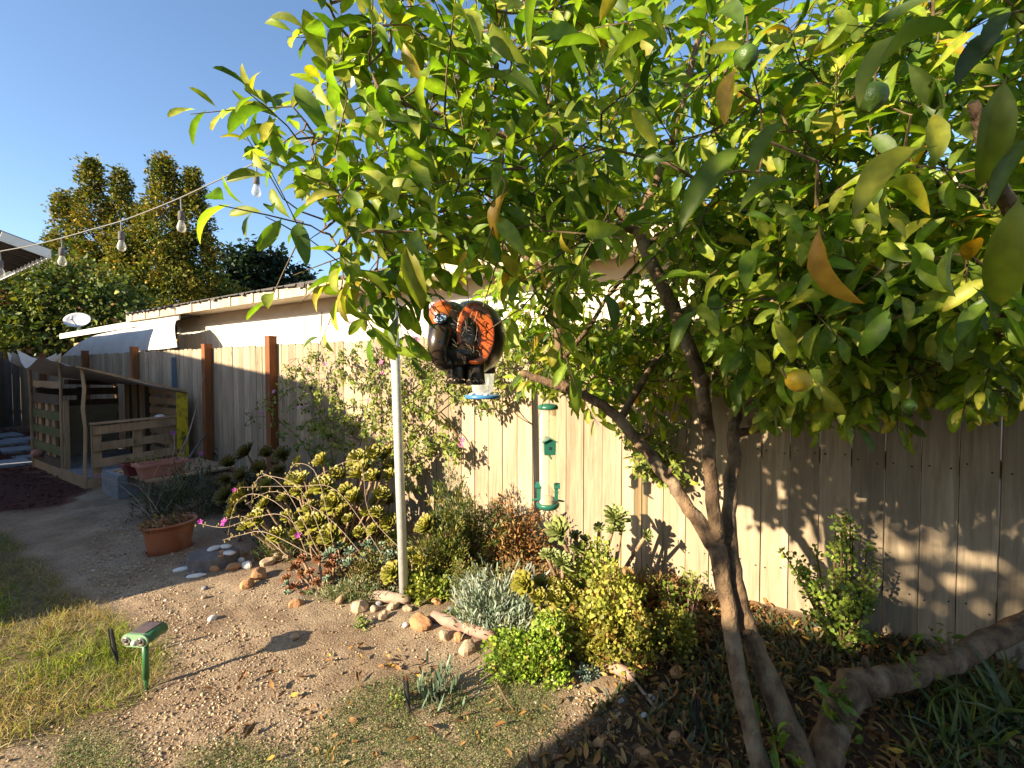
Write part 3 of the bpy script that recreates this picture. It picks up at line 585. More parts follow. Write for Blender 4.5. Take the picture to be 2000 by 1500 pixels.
bg_tree('broadleaf_tree', 'glossy round broadleaf tree over the far gate at the left edge', c_, 3.0,
        [lob(60, 590, 75, 70, 14.5, c_), lob(150, 575, 75, 62, 14.8, c_), lob(220, 620, 65, 62, 15, c_), lob(20, 650, 80, 60, 14.2, c_), lob(120, 650, 85, 60, 14.6, c_), lob(-60, 600, 80, 90, 14.4, c_)],
        16000, 0.16, [(0.20, 0.21, 0.035), (0.10, 0.14, 0.025), (0.05, 0.075, 0.02), (0.26, 0.12, 0.07)], [3, 3.5, 2.5, 0.35], TG, False, 2)
c_ = bp(505, 722, 27); c_[2] = 0
bg_tree('pine_tree', 'dark blue green pine peeping over the cream building roof', c_, 5.5,
        [lob(455, 560, 42, 68, 27, c_), lob(495, 560, 45, 75, 27, c_), lob(540, 570, 42, 70, 27.3, c_), lob(590, 590, 45, 60, 27.3, c_), lob(430, 590, 40, 45, 26.8, c_)],
        9000, 0.26, [(0.022, 0.042, 0.02), (0.035, 0.058, 0.022), (0.012, 0.028, 0.02)], [3, 2, 2], TG, True, 3)
c_ = bp(425, 722, 24); c_[2] = 0
bg_tree('young_tree', 'small yellow green tree between cypress and pine above the roof edge', c_, 3.2,
        [lob(405, 585, 40, 35, 24, c_), lob(440, 600, 38, 35, 24, c_), lob(375, 600, 35, 30, 24.2, c_)], 2200, 0.26, [(0.16, 0.17, 0.03), (0.08, 0.10, 0.02)], [2, 2], TG, False, 4)

# a garden tree behind the viewer whose shade falls on the right of the fence and lemon tree
sb_ = dq * 0.8 + dd * -3.3
bg_tree('garden_tree', 'spreading garden tree standing behind the viewer, outside the picture', sb_, 2.6, [((0, 0, 3.35), (0.95, 0.95, 0.85)), ((0.25, -0.25, 3.0), (0.9, 0.9, 0.6)), ((-0.3, 0.2, 3.0), (0.6, 0.6, 0.55)), ((-0.58, 0.77, 3.2), (0.45, 0.45, 0.42)), ((-0.85, 1.1, 3.05), (0.42, 0.42, 0.36))], 4200, 0.10, [(0.08, 0.11, 0.02), (0.12, 0.14, 0.025)], [1, 1], None, False, 9)

# ================================================================== PALLET PLAYHOUSE
PO = G(174, 953); PO[2] = 0
def ph(u, n, z): return PO + U * u + N * n + ZZ * z
house = thing('pallet_playhouse', 'small open playhouse of wooden pallets under a sagging grey canopy', 'playhouse', PO)
def slat(name, a, b, ht, th, mat, up=(0, 0, 1), parent=None): return part(name, MB().bar(a, b, th, ht, up), MAT[mat], parent or house)
part('floor', MB().box(ph(1.15, 0.5, 0.11), (2.3, 1.0, 0.03), (U, N, ZZ)), MAT['concrete'], house)
slat('base_beam', ph(-0.02, 0, 0.05), ph(2.32, 0, 0.05), 0.13, 0.05, 'pallet')
slat('base_beam', ph(0, -0.02, 0.05), ph(0, 1.0, 0.05), 0.13, 0.05, 'pallet')
part('step_edge', MB().box(ph(0.45, -0.035, 0.07), (0.9, 0.02, 0.14), (U, N, ZZ)), MAT['pallet'], house)
# poles that carry the canopy
for u, n, h, r_ in ((0.0, -0.03, 1.43, 0.018), (0.9, -0.03, 1.56, 0.016), (2.3, -0.03, 1.50, 0.02), (2.3, 0.95, 1.35, 0.02)):
    pts = [ph(u + random.uniform(-0.015, 0.015), n + random.uniform(-0.01, 0.01), h * k / 6) for k in range(7)]; part('pole', MB().tube(pts, r_, 8, 0.08), MAT['pallet'], house)
# low front pallet (across, facing the camera)
for z, hh in ((0.70, 0.10), (0.50, 0.10), (0.30, 0.10), (0.14, 0.07)):
    slat('pallet_slat', ph(0.0, 0.05, z - 0.02), ph(0.0, 0.93, z + 0.02), hh, 0.02, 'pallet')
slat('pallet_cap', ph(0.03, 0.04, 0.765), ph(0.03, 0.94, 0.79), 0.02, 0.11, 'pallet')
for n in (0.09, 0.5, 0.9): slat('pallet_stringer', ph(0.05, n, 0.1), ph(0.05, n, 0.74), 0.09, 0.045, 'pallet', tuple(N))
# taller back pallet on the fence side near corner
for z in np.arange(0.25, 1.12, 0.145): slat('pallet_slat', ph(0.05, 0.97, z), ph(1.0, 0.97, z), 0.095, 0.02, 'pallet')
for u in (0.08, 0.5, 0.98): slat('pallet_stringer', ph(u, 1.0, 0.1), ph(u, 1.0, 1.12), 0.045, 0.05, 'pallet', tuple(N))
# upright dark planks on the fence side
for k in range(9): slat('wall_plank', ph(1.08 + k * 0.1, 0.98, 0.12), ph(1.08 + k * 0.1, 0.98, 1.2), 0.09, 0.015, 'pallet' if k % 3 else 'pallet_dark', tuple(N))
# far end wall
for z in (0.25, 0.45, 0.68, 0.9, 1.08): slat('pallet_slat', ph(2.28, 0.03, z), ph(2.28, 0.97, z), 0.11, 0.02, 'pallet_dark')
for n in (0.05, 0.5, 0.95): slat('pallet_stringer', ph(2.31, n, 0.1), ph(2.31, n, 1.15), 0.05, 0.045, 'pallet_dark', tuple(N))
part('bamboo_screen', MB().box(ph(2.1, 0.5, 0.5), (0.02, 0.8, 0.75), (U, N, ZZ)), M_('bamboo_screen', (0.30, 0.25, 0.17), (0.2, 0.16, 0.11), 8, 0.8, 0.4, 30, stretch=(1, 1, 12)), house)
# painted side pallet beside the doorway
for z, m in ((0.16, 'pallet_dark'), (0.34, 'pallet_green'), (0.58, 'pallet_green'), (0.80, 'pallet_green'), (1.02, 'pallet_dark')):
    slat('pallet_slat', ph(1.0, -0.01, z), ph(2.28, -0.01, z), 0.11 if m == 'pallet_green' else 0.13, 0.02, m)
for u in (1.45, 1.75, 2.1): slat('pallet_stringer', ph(u, 0.03, 0.12), ph(u, 0.03, 1.02), 0.16, 0.03, 'pallet', tuple(U))
slat('header_rail', ph(1.0, 0.0, 1.22), ph(2.3, 0.0, 1.22), 0.09, 0.03, 'pallet')
slat('door_post', ph(0.92, 0.02, 0.12), ph(0.92, 0.02, 1.02), 0.14, 0.04, 'pallet', tuple(U))
slat('tie_beam', ph(0.9, 0.03, 1.26), ph(2.3, 0.9, 1.2), 0.06, 0.04, 'pallet_dark')
slat('door_post', ph(2.25, 0.02, 0.12), ph(2.25, 0.02, 1.05), 0.09, 0.03, 'pallet', tuple(U))
# yellow board with print
yb = part('yellow_board', MB().box(ph(-0.03, 0.98, 0.56), (0.025, 0.13, 1.1), (U, N, ZZ)), MAT['yellow'], house, label='yellow painted upright board with black lettering')
yo = ph(-0.046, 0.98, 0.44)
try:
    fc = bpy.data.curves.new('lettering', 'FONT'); fc.body = 'ALTNNEY'; fc.size = 0.062; fc.extrude = 0.001; fc.align_x = 'CENTER'; fc.align_y = 'CENTER'
    tmp = bpy.data.objects.new('tmp_text', fc); COL.objects.link(tmp); bpy.context.view_layer.update()
    me = bpy.data.meshes.new_from_object(tmp.evaluated_get(bpy.context.evaluated_depsgraph_get())); bpy.data.objects.remove(tmp); me.materials.clear(); me.materials.append(MAT['black'])
    lo = inst('lettering', me, yb, mat4(-ZZ, N, -U, yo - U * 0.0))
except Exception as e: print('text', e)
# canopy
def can(u, v):                                # sagging tarp: high along the poles, low on the fence side, far end drooping and curled up
    uu = -0.08 + 2.5 * u; n = -0.14 + 1.18 * v
    z = 1.46 + 0.12 * smooth(0, 0.4, u) - 0.36 * v - 0.02 * math.sin(math.pi * v) - 0.04 * math.sin(math.pi * u) + 0.012 * math.sin(u * 11 + v * 3)
    d_ = smooth(0.5, 0.8, u) * smooth(1.0, 0.8, u); z -= 0.16 * d_ * (1 - v)
    z += 0.10 * smooth(0.9, 1.0, u) * (1 - v) + 0.04 * smooth(0.16, 0.0, v) * smooth(0.3, 0.45, u)
    return ph(uu, n, z)
sheet(can, 44, 16, 0.006, 'canopy', MAT['canvas'], house)
sheet(lambda u, v: ph(2.34 + 0.26 * u, -0.2 + 0.52 * v, 1.50 + 0.14 * (2 * u - 1) ** 2 + 0.12 * (2 * v - 1) ** 2 - 0.08), 8, 8, 0.005, 'canopy_flap', MAT['canvas'], house)
slat('canopy_rail', ph(-0.05, -0.10, 1.455), ph(-0.05, 1.02, 1.125), 0.025, 0.025, 'pallet')
# pale bowl on the front pallet
bw = ph(0.02, 0.74, 0.797)
solo('shell', MB().lathe([(0.004, 0.03), (0.03, 0.026), (0.055, 0.012), (0.062, 0.0)][::-1], bw, 14), MAT['st_white'], 'white shell lying on the low pallet rail of the playhouse', 'shell')
ba = ph(1.9, -0.06, 0.2)
solo('ball', MB().ell(ba + ZZ * 0.04, (0.07, 0.07, 0.06), 12, 8), MAT['pinkpot'], 'pink and white ball lying inside the green pallet wall', 'ball', smooth=True)

# blue and grey planks leaning on the fence, bamboo sticks
p0 = plane_pt(341, 765, -0.05); p1 = plane_pt(340, 698, -0.03)
solo('blue_board', MB().bar(p0, p1, 0.075, 0.015, tuple(U)), MAT['blueboard'], 'narrow blue grey board standing against the fence above the playhouse', 'board')
for (xa, ya, xb, yb_, o) in ((352, 905, 402, 712, -0.25), (345, 900, 382, 800, -0.35)):
    a, b = plane_pt(xa, ya, o - 0.15), plane_pt(xb, yb_, -0.08)
    solo('bamboo_stick', MB().tube([a, (a + b) / 2 + N * 0.02, b], [0.007, 0.006, 0.004], 6), MAT['deadwood'], 'long thin bamboo stick leaning on the fence beside the orange post' if xb > 390 else 'shorter bamboo stick leaning beside the yellow board', 'stick')
a, b = plane_pt(368, 895, -0.5), plane_pt(400, 850, -0.1)
solo('grey_stick', MB().tube([a, b], [0.014, 0.012], 7), MAT['stump'], 'short grey stick propped against the foot of the orange post', 'stick')

# ================================================================== PLATFORM, BLOCK, PLANTERS
QO = np.array([-3.74, 4.73, 0.0])
def pf(u, n, z): return QO + U * u + N * n + ZZ * z
pl = thing('slatted_platform', 'low wooden slatted platform beside the playhouse, planters on it', 'platform', QO)
for k in range(8): part('slat', MB().bar(pf(0.05 + k * 0.125, -0.02, 0.265), pf(0.05 + k * 0.125, 0.85, 0.265), 0.085, 0.022), MAT['pallet'], pl)
for n in (0.03, 0.42, 0.8): part('bearer', MB().bar(pf(0, n, 0.205), pf(1.0, n, 0.205), 0.04, 0.09), MAT['pallet_dark'], pl)
for u in (0.06, 0.92):
    for n in (0.05, 0.78): part('leg', MB().box(pf(u, n, 0.075), (0.08, 0.08, 0.17), (U, N, ZZ)), MAT['pallet_dark'], pl)
bk = thing('concrete_block', 'rough grey concrete block at the near end of the platform', 'block', G(228, 977))
bc = G(243, 968); part('body', MB().box(bc + ZZ * 0.125 + U * 0.1, (0.5, 0.2, 0.25), (U, N, ZZ)), MAT['concrete'], bk)
part('cap', MB().box(bc + ZZ * 0.2565 + U * 0.1, (0.48, 0.18, 0.013), (U, N, ZZ)), MAT['concrete'], bk)
def trough(name, label, c, L, W, H, mat, ax, plants):
    t = thing(name, label, 'planter', c); a, b = np.array(ax), np.cross(ZZ, ax); Vt = []; 
    for (k, z) in ((0.82, 0.0), (1.0, H), (1.07, H), (1.07, H - 0.02), (1.07, H), (0.93, H), (0.88, H - 0.04)):
        Vt += [c + a * (sx * L / 2 * k) + b * (sy * (W / 2 * k)) + ZZ * z for sx, sy in ((-1, -1), (1, -1), (1, 1), (-1, 1))]
    Fq = [(0, 3, 2, 1)] + [(i * 4 + k, i * 4 + (k + 1) % 4, i * 4 + 4 + (k + 1) % 4, i * 4 + 4 + k) for i in (0, 1, 4, 5) for k in range(4)]
    o = MB().add(Vt, Fq)
    part('pot_body', o, MAT[mat], t)
    part('rim', MB().box(c + a * L * 0.53 + ZZ * (H - 0.012), (0.012, W * 1.08, 0.03), (a, b, ZZ)).box(c - a * L * 0.53 + ZZ * (H - 0.012), (0.012, W * 1.08, 0.03), (a, b, ZZ)).box(c + b * W * 0.535 + ZZ * (H - 0.012), (L * 1.04, 0.012, 0.03), (a, b, ZZ)).box(c - b * W * 0.535 + ZZ * (H - 0.012), (L * 1.04, 0.012, 0.03), (a, b, ZZ)), MAT[mat], t)
    part('soil', MB().box(c + ZZ * (H - 0.05), (L * 0.9, W * 0.86, 0.02), (a, b, ZZ)), MAT['soil'], t)
    n = plants
    if n:
        T = c + np.outer(rng.uniform(-0.42, 0.42, n) * L, a) + np.outer(rng.uniform(-0.4, 0.4, n) * W, b) + ZZ * (H - 0.03) + np.outer(rng.uniform(0, 0.07, n), ZZ)
        part('seedlings', spread(SK, T, rdir(n) + ZZ * 0.5, rdir(n) + ZZ, rng.uniform(0.02, 0.05, n), pal(n, [(0.2, 0.2, 0.04), (0.25, 0.15, 0.06), (0.1, 0.12, 0.03)], [2, 2, 1])), MAT['smallleaf'], t, kind='stuff')
    return t
trough('window_box', 'faded pink rectangular planter on the concrete block, almost empty', pf(0.18, 0.16, 0.277), 0.42, 0.20, 0.15, 'pinkpot', N, 12)
trough('window_box', 'dark red rectangular planter behind the faded pink one', pf(0.47, 0.10, 0.277), 0.36, 0.16, 0.13, 'redpot', N, 120)
# oval terracotta pot
oc = G(332, 1072) - np.array([0, 0, 0.005]); op = thing('oval_pot', 'oval terracotta pot with dry succulents standing in the shade', 'plant pot', oc)
part('pot_body', MB().lathe([(0.0, 0), (0.135, 0), (0.142, 0.02), (0.165, 0.17), (0.175, 0.205), (0.188, 0.207), (0.188, 0.225), (0.172, 0.225), (0.165, 0.2), (0.16, 0.18), (0.0, 0.18)], oc, 32, 1.03, 0.72, (N, -U, ZZ), False), MAT['terracotta'], op, True)
part('saucer', MB().lathe([(0.0, -0.002), (0.15, -0.002), (0.16, 0.018), (0.155, 0.018), (0.145, 0.004), (0, 0.004)], oc, 28, 1.03, 0.72, (N, -U, ZZ), False), MAT['terracotta'], op)
part('soil', MB().lathe([(0.0, 0.186), (0.163, 0.184), (0.163, 0.18)], oc, 24, 1.03, 0.72, (N, -U, ZZ), False), MAT['soil'], op)
n = 260; an = rng.uniform(0, 6.28, n); rr = np.sqrt(rng.uniform(0, 1, n)) * 0.17; T = oc + np.outer(np.cos(an) * rr * 1.05 - 0.03, N) + np.outer(np.sin(an) * rr * 0.7, -U) + ZZ * 0.19 + np.outer(rng.uniform(0, 0.07, n), ZZ)
part('dry_plants', spread(SK, T, rdir(n) + ZZ * 0.3, rdir(n) + ZZ, rng.uniform(0.02, 0.055, n), pal(n, [(0.28, 0.13, 0.07), (0.2, 0.17, 0.05), (0.12, 0.07, 0.04), (0.3, 0.2, 0.12)], [3, 2, 2, 2])), MAT['smallleaf'], op, kind='stuff')

# ================================================================== PAVERS
PV = [(18, 907, 0.62, 0.42), (62, 894, 0.3, 0.4), (30, 880, 0.6, 0.4), (15, 866, 0.75, 0.42), (40, 860, 0.5, 0.42), (10, 852, 0.8, 0.45), (-70, 915, 0.6, 0.42)]
PVL = ['nearest pale paver lying alone in the dark mulch', 'small paver corner beside the playhouse pole', 'paver behind the nearest pale one, towards the gate', 'wide paver in the middle of the path to the gate', 'paver beside the wide one, nearer the playhouse', 'farthest paver in front of the gate', 'paver cut by the left picture edge']
for (x, y, a, b), lb in zip(PV, PVL):
    c = G(x, y); solo('paver', MB().box(c + ZZ * 0.012, (a, b, 0.05), (U, N, ZZ)), MAT['paver'], lb, 'paver', group='pavers in the mulch path')

# ================================================================== METAL POLE, STRING LIGHTS
pb = G(790, 1172); ptop = at(764, 470, pb[1] + 0.02); pole = thing('metal_pole', 'galvanised steel pole standing in the succulent bed', 'pole', pb)
part('shaft', MB().tube([pb - ZZ * 0.05, ptop], 0.028, 18), MAT['steel'], pole, True)
part('cap', MB().lathe([(0.03, 0), (0.03, 0.02), (0.015, 0.034), (0.004, 0.036)], ptop - ZZ * 0.004, 16), MAT['steel'], pole, True)
cw = [at(-260, 540, 4.2), at(-120, 514, 3.8), at(0, 491, 3.45), at(60, 480, 3.3), at(120, 465, 3.16), at(180, 448, 3.05), at(236, 432, 2.95), at(295, 410, 2.86), at(353, 386, 2.78), at(400, 364, 2.72), at(445, 343, 2.67), at(500, 318, 2.62), at(600, 275, 2.5), at(757, 215, 2.2), at(900, 170, 1.95)]
def dense(pts, k=4):
    out = []; P_ = [pts[0]] + list(pts) + [pts[-1]]
    for i in range(1, len(P_) - 2):
        for j in range(k):
            t = j / k; a, b, c, d = P_[i - 1], P_[i], P_[i + 1], P_[i + 2]
            out.append(0.5 * ((2 * b) + (c - a) * t + (2 * a - 5 * b + 4 * c - d) * t * t + (3 * b - a - 3 * c + d) * t ** 3))
    out.append(pts[-1]); return out
sl_ = thing('string_lights', 'string of clear bulbs on a grey cable crossing the sky at left', 'string lights', cw[2])
part('cable', MB().tube(dense(cw), 0.004, 6), MAT['cable'], sl_)
for i in (2, 4, 6, 8, 11):
    o = cw[i]; L = 0.075 if i != 8 else 0.09
    dr = part('drop_cord', MB().tube([o - ZZ * 0.004, o - ZZ * L + np.array([0.004, 0, 0])], 0.004, 6), MAT['cable'], sl_)
    c = o - ZZ * L
    bl = part('socket', MB().lathe([(0.008, 0.012), (0.016, 0.004), (0.017, -0.04), (0.014, -0.045)], c, 12), MAT['stump'], sl_, True)
    part('bulb', MB().lathe([(0.012, -0.044), (0.014, -0.053), (0.022, -0.076), (0.024, -0.091), (0.020, -0.105), (0.009, -0.113), (0.003, -0.114)], c, 14), MAT['glass'], bl, True)
    part('filament', MB().tube([c - ZZ * 0.05, c - ZZ * 0.09 + np.array([0.008, 0, 0]), c - ZZ * 0.1, c - ZZ * 0.06 - np.array([0.006, 0, 0])], 0.0015, 5), MAT['wire'], bl)

# ================================================================== ANIMAL REPELLER, DRIP STAKES
rb = G(286, 1347); rp_ = thing('animal_repeller', 'green solar animal repeller on a stake at the lawn edge', 'animal repeller', rb)
hz = rb[2] + 0.245; fd = np.array([0.02, -1, 0.0]); fd /= np.linalg.norm(fd); bd = np.array([0.10, 1.0, 0]); bd = bd / np.linalg.norm(bd)
sx_ = np.cross(bd, ZZ); up_ = ZZ
hc_ = np.array([rb[0] - 0.012, rb[1], hz])
def stad(wd, ht, n=10):
    r = ht / 2; o = []
    for k in range(n + 1): a = -math.pi / 2 + math.pi * k / n; o.append((wd / 2 - r + r * math.cos(a), r * math.sin(a)))
    for k in range(n + 1): a = math.pi / 2 + math.pi * k / n; o.append((-wd / 2 + r + r * math.cos(a), r * math.sin(a)))
    return o
part('housing', MB().prism(stad(0.118, 0.05), hc_ + bd * 0.02, (sx_, up_, bd), 0.105), MAT['green'], rp_, True)
part('bezel', MB().prism(stad(0.124, 0.056), hc_ - bd * 0.036, (sx_, up_, bd), 0.008), MAT['palegreen'], rp_)
part('face', MB().prism(stad(0.108, 0.042), hc_ - bd * 0.0408, (sx_, up_, bd), 0.002), MAT['palegreen'], rp_)
for s in (-1, 1):
    e = part('speaker', MB().lathe([(0.0185, 0.0), (0.0185, 0.006), (0.014, 0.006), (0.006, 0.001), (0.001, 0.0008)], hc_ - bd * 0.0415 + sx_ * 0.034 * s, 18, 1, 1, (sx_, up_, -bd)), MAT['chrome'], rp_, True)
    part('mesh_cone', MB().ell(hc_ - bd * 0.044 + sx_ * 0.034 * s, (0.010, 0.010, 0.006), 12, 8, (sx_, up_, bd)), MAT['blackplastic'], e, True)
part('sensor_dome', MB().ell(hc_ - bd * 0.042 - up_ * 0.008, (0.012, 0.012, 0.010), 14, 8, (sx_, up_, bd)), MAT['st_white'], rp_, True)
part('solar_panel', MB().box(hc_ + bd * 0.02 + up_ * 0.0262, (0.07, 0.085, 0.003), (sx_, bd, up_)), MAT['solar'], rp_)
pc = np.array([rb[0], rb[1], 0])
part('stake', MB().tube([pc + ZZ * (rb[2] + 0.05), pc + ZZ * (hz - 0.02)], 0.0125, 14), MAT['green'], rp_, True)
part('spike', MB().tube([pc + ZZ * (rb[2] - 0.04), pc + ZZ * (rb[2] + 0.055)], [0.005, 0.010], 10), MAT['green'], rp_)
for (x, y, h, tilt, lb) in ((232, 1298, 0.16, -0.03, 'black drip stake leaning in the grass beside the green repeller'), (800, 1390, 0.135, -0.012, 'black drip stake in the sunny ground cover'), (1362, 1440, 0.155, 0.0, 'black drip stake with red tip in the shade by the trunk')):
    g = G(x, y); st = thing('drip_stake', lb, 'stake', g, 'irrigation stakes'); tp = g + ZZ * h + np.array([tilt, 0, 0])
    part('stake', MB().tube([g - ZZ * 0.03, tp], [0.007, 0.008], 8), MAT['blackplastic'], st)
    part('tubing', MB().tube([g + np.array([0.012, -0.01, -0.01]), g + ZZ * h * 0.6 + np.array([-0.012 + tilt * .6, -0.008, 0]), tp + np.array([-0.012, -0.004, 0.02])], 0.003, 6), MAT['blackplastic'], st)
    part('emitter', MB().tube([tp - ZZ * 0.002, tp + ZZ * 0.018], [0.006, 0.004], 8), MAT['redpot'] if x > 700 else MAT['blackplastic'], st)

# ================================================================== HANGING ELEPHANT AND FEEDERS
ED = 1.5
def epx(x, y, dd_=0.0): return at(x, y, ED + dd_)
s_ = ED / FPX
el = thing('hanging_elephant', 'orange and black painted ceramic elephant hanging from a lemon branch', 'ornament', epx(905, 750))
part('body', MB().ell(epx(925, 660, 0.07), (66 * s_, 0.13, 76 * s_), 22, 14, None, 0.0), MAT['blackglaze'], el, True)
part('head', MB().ell(epx(880, 640, -0.03), (42 * s_, 0.085, 50 * s_), 20, 14), MAT['blackglaze'], el, True)
fo = part('forehead', MB().ell(epx(866, 622, -0.055), (30 * s_, 0.062, 34 * s_), 18, 12), MAT['orange'], el, True)
eo = epx(860, 622, -0.122); ea = ((0.97, -0.1, 0.2), (-0.15, 0.3, 0.94), (-0.2, -0.95, 0.2))
part('eye', MB().lathe([(0.019, -0.004), (0.019, 0.003), (0.010, 0.005), (0.001, 0.005)], eo, 18, 1, 0.8, ea), MAT['blueglaze'], fo)
def ring(c, r, th, ax, a0=0, a1=6.283, sq=1.0, seg=6):
    A = [np.array(k, float) for k in ax]; n = max(6, int(18 * (a1 - a0) / 6.283)); return MB().tube([c + A[0] * r * math.cos(a0 + (a1 - a0) * k / n) + A[1] * r * sq * math.sin(a0 + (a1 - a0) * k / n) for k in range(n + 1)], th, seg)
eo2 = eo + np.array(ea[2]) * 0.005
part('eye_ring', ring(eo2, 0.0155, 0.0015, ea, 0.5, 5.6, 0.8), MAT['blackglaze'], fo); part('eye_ring', ring(eo2, 0.007, 0.0014, ea, 1.2, 6.6, 0.8), MAT['blackglaze'], fo)
# ear: a big orange dish with painted curls
ec = epx(928, 652, -0.08); en = np.array([0.28, -0.95, 0.05]); en /= np.linalg.norm(en); ex = np.cross(ZZ, en); ex /= np.linalg.norm(ex); ey = np.cross(en, ex)
ear = part('ear', MB().lathe([(0.002, -0.012), (0.03, -0.012), (0.06, -0.005), (0.078, 0.004), (0.083, 0.009), (0.078, 0.012), (0.06, 0.006), (0.03, 0.0), (0.002, 0.0)], ec, 28, 0.72, 1.16, (ex, ey, en), True), MAT['orange'], el, True)
part('ear_hollow', MB().lathe([(0.046, 0.0), (0.040, 0.009), (0.018, 0.012), (0.002, 0.012)], ec - ex * 0.026 - ey * 0.008 - en * 0.004, 20, 0.85, 1.45, (ex, ey, en), True), MAT['blackglaze'], ear, True)
for (a, b, r0) in ((0.015, 0.058, 0.009), (0.028, 0.0, 0.010), (0.012, -0.048, 0.010), (0.03, 0.03, 0.007)):
    part('painted_curl', ring(ec + ex * a + ey * b + en * 0.0095, r0, 0.0013, (ex, ey, en), 0.2, 4.6), MAT['blackglaze'], ear)
ear2 = part('far_ear', MB().ell(epx(850, 660, 0.02), (14 * s_, 0.05, 50 * s_), 14, 10), MAT['orange'], el, True)
tk = [epx(862, 645, -0.10), epx(856, 672, -0.12), epx(858, 695, -0.115), epx(868, 710, -0.105), epx(882, 707, -0.1)]
part('trunk', MB().tube(dense(tk, 4), [0.038 - 0.0012 * k for k in range(len(dense(tk, 4)))], 14), MAT['blackglaze'], el, True)
part('chin', MB().ell(epx(892, 690, -0.07), (48 * s_, 0.05, 26 * s_), 16, 10), MAT['blackglaze'], el, True)
for (x, y, dx_) in ((892, 722, -0.05), (928, 724, -0.05), (915, 715, 0.12), (950, 705, 0.1)):
    f = epx(x, y, dx_); lg = part('leg', MB().lathe([(0.030, -0.044), (0.032, -0.038), (0.029, 0.0), (0.033, 0.045)], f, 16), MAT['blackglaze'], el, True)
    if dx_ < 0:
        for k in (-0.016, 0.004, 0.021): part('toenail', ring(f + np.array([k, -math.sqrt(max(0.0009 - k * k, 1e-5)) * 0.98 - 0.003, -0.036]), 0.0075, 0.0016, ((1, 0, 0), (0, 0, 1), (0, -1, 0)), 0.2, 2.94), MAT['creamglaze'], lg)
wb = MB()
for k in range(46):
    a = ec + ex * random.uniform(-0.06, 0.02) + ey * random.uniform(-0.07, 0.07) + en * 0.014; b = a + ex * random.uniform(-0.04, 0.03) + ey * random.uniform(-0.04, 0.04) + en * random.uniform(0, 0.012)
    wb.tube([a, (a + b) / 2 + en * 0.006, b], 0.0004, 3, 0, False)
part('cobweb', wb, MAT['web'], el, kind='stuff')
part('hanging_wire', MB().tube([epx(915, 592, 0.02), epx(912, 540, 0.02), epx(911, 470, 0.02)], 0.0016, 5), MAT['wire'], el)

# hummingbird feeder half hidden behind the elephant
hb = at(943, 776, 2.0); hf = thing('nectar_feeder', 'clear nectar feeder with blue base hanging behind the elephant', 'bird feeder', hb)
part('base', MB().lathe([(0.075, -0.004), (0.078, 0.0), (0.078, 0.008), (0.072, 0.011), (0.0, 0.012)], hb, 24), MAT['blueplastic'], hf, True)
for k in range(5): a = k * 1.257; part('feeding_flower', MB().ell(hb + np.array([0.058 * math.cos(a), 0.058 * math.sin(a), 0.014]), (0.011, 0.011, 0.005), 10, 6), MAT['st_white'], hf, True)
part('bottle', MB().lathe([(0.028, 0.01), (0.045, 0.03), (0.052, 0.12), (0.05, 0.24), (0.03, 0.28), (0.01, 0.3)], hb, 20, cap=False), MAT['clear'], hf, True)
part('hanging_wire', MB().tube([hb + ZZ * 0.3, hb + ZZ * 0.62], 0.0015, 5), MAT['wire'], hf)

# tube seed feeder
td = 2.55; tb = at(1070, 990, td); tf = thing('seed_feeder', 'tall clear tube bird feeder with green cap and tray by the fence', 'bird feeder', tb); ts = td / FPX
ztop = at(1070, 797, td)[2]
part('tray', MB().lathe([(0.0, -0.008), (0.050, -0.008), (0.062, 0.002), (0.066, 0.018), (0.060, 0.026), (0.048, 0.024), (0.044, 0.012), (0.0, 0.010)], tb, 26, cap=False), MAT['feedergreen'], tf, True)
part('tube', MB().lathe([(0.046, 0.02), (0.046, ztop - tb[2])], tb, 24, cap=False), MAT['tube'], tf, True)
part('cap', MB().lathe([(0.056, -0.006), (0.057, 0.006), (0.05, 0.018), (0.02, 0.024), (0.002, 0.024)], (tb[0], tb[1], ztop), 22), MAT['feedergreen'], tf, True)
part('seed', MB().lathe([(0.043, 0.018), (0.043, 0.045), (0.02, 0.062), (0.002, 0.064)], tb, 16), MAT['st_tan'], tf)
for (z, a) in ((0.04, -0.1), (0.04, 2.9), (0.295, -1.45), (0.295, 1.7)):
    o = np.array([math.cos(a), math.sin(a), 0]); sd = np.array([-math.sin(a), math.cos(a), 0]); c = tb + o * 0.047 + ZZ * (z + 0.045)
    pt = part('feeding_port', MB().prism([(-0.030, -0.04), (0.030, -0.04), (0.033, 0.032), (0, 0.052), (-0.033, 0.032)], c, (sd, ZZ, o), 0.02), MAT['feedergreen'], tf)
    part('port_hole', MB().lathe([(0.009, 0), (0.009, 0.002), (0.001, 0.002)], c + o * 0.0102 - ZZ * 0.002, 12, 1, 1, (sd, ZZ, o)), MAT['blackplastic'], pt)
    part('perch', MB().tube([c - ZZ * 0.046 + o * 0.0, c - ZZ * 0.052 + o * 0.045], [0.006, 0.005], 8), MAT['feedergreen'], pt)
    part('port_roof', MB().bar(c + ZZ * 0.048 + o * 0.004 - sd * 0.004, c + ZZ * 0.030 + o * 0.004 - sd * 0.042, 0.034, 0.004).bar(c + ZZ * 0.048 + o * 0.004 + sd * 0.004, c + ZZ * 0.030 + o * 0.004 + sd * 0.042, 0.034, 0.004), MAT['feedergreen'], pt)
for s in (-1, 1): part('hanging_wire', MB().tube([np.array([tb[0] + s * 0.035, tb[1], ztop + 0.01]), np.array([tb[0] + s * 0.012, tb[1], ztop + 0.13]), np.array([tb[0], tb[1] - 0.02, ztop + 0.2])], 0.0014, 5), MAT['wire'], tf)

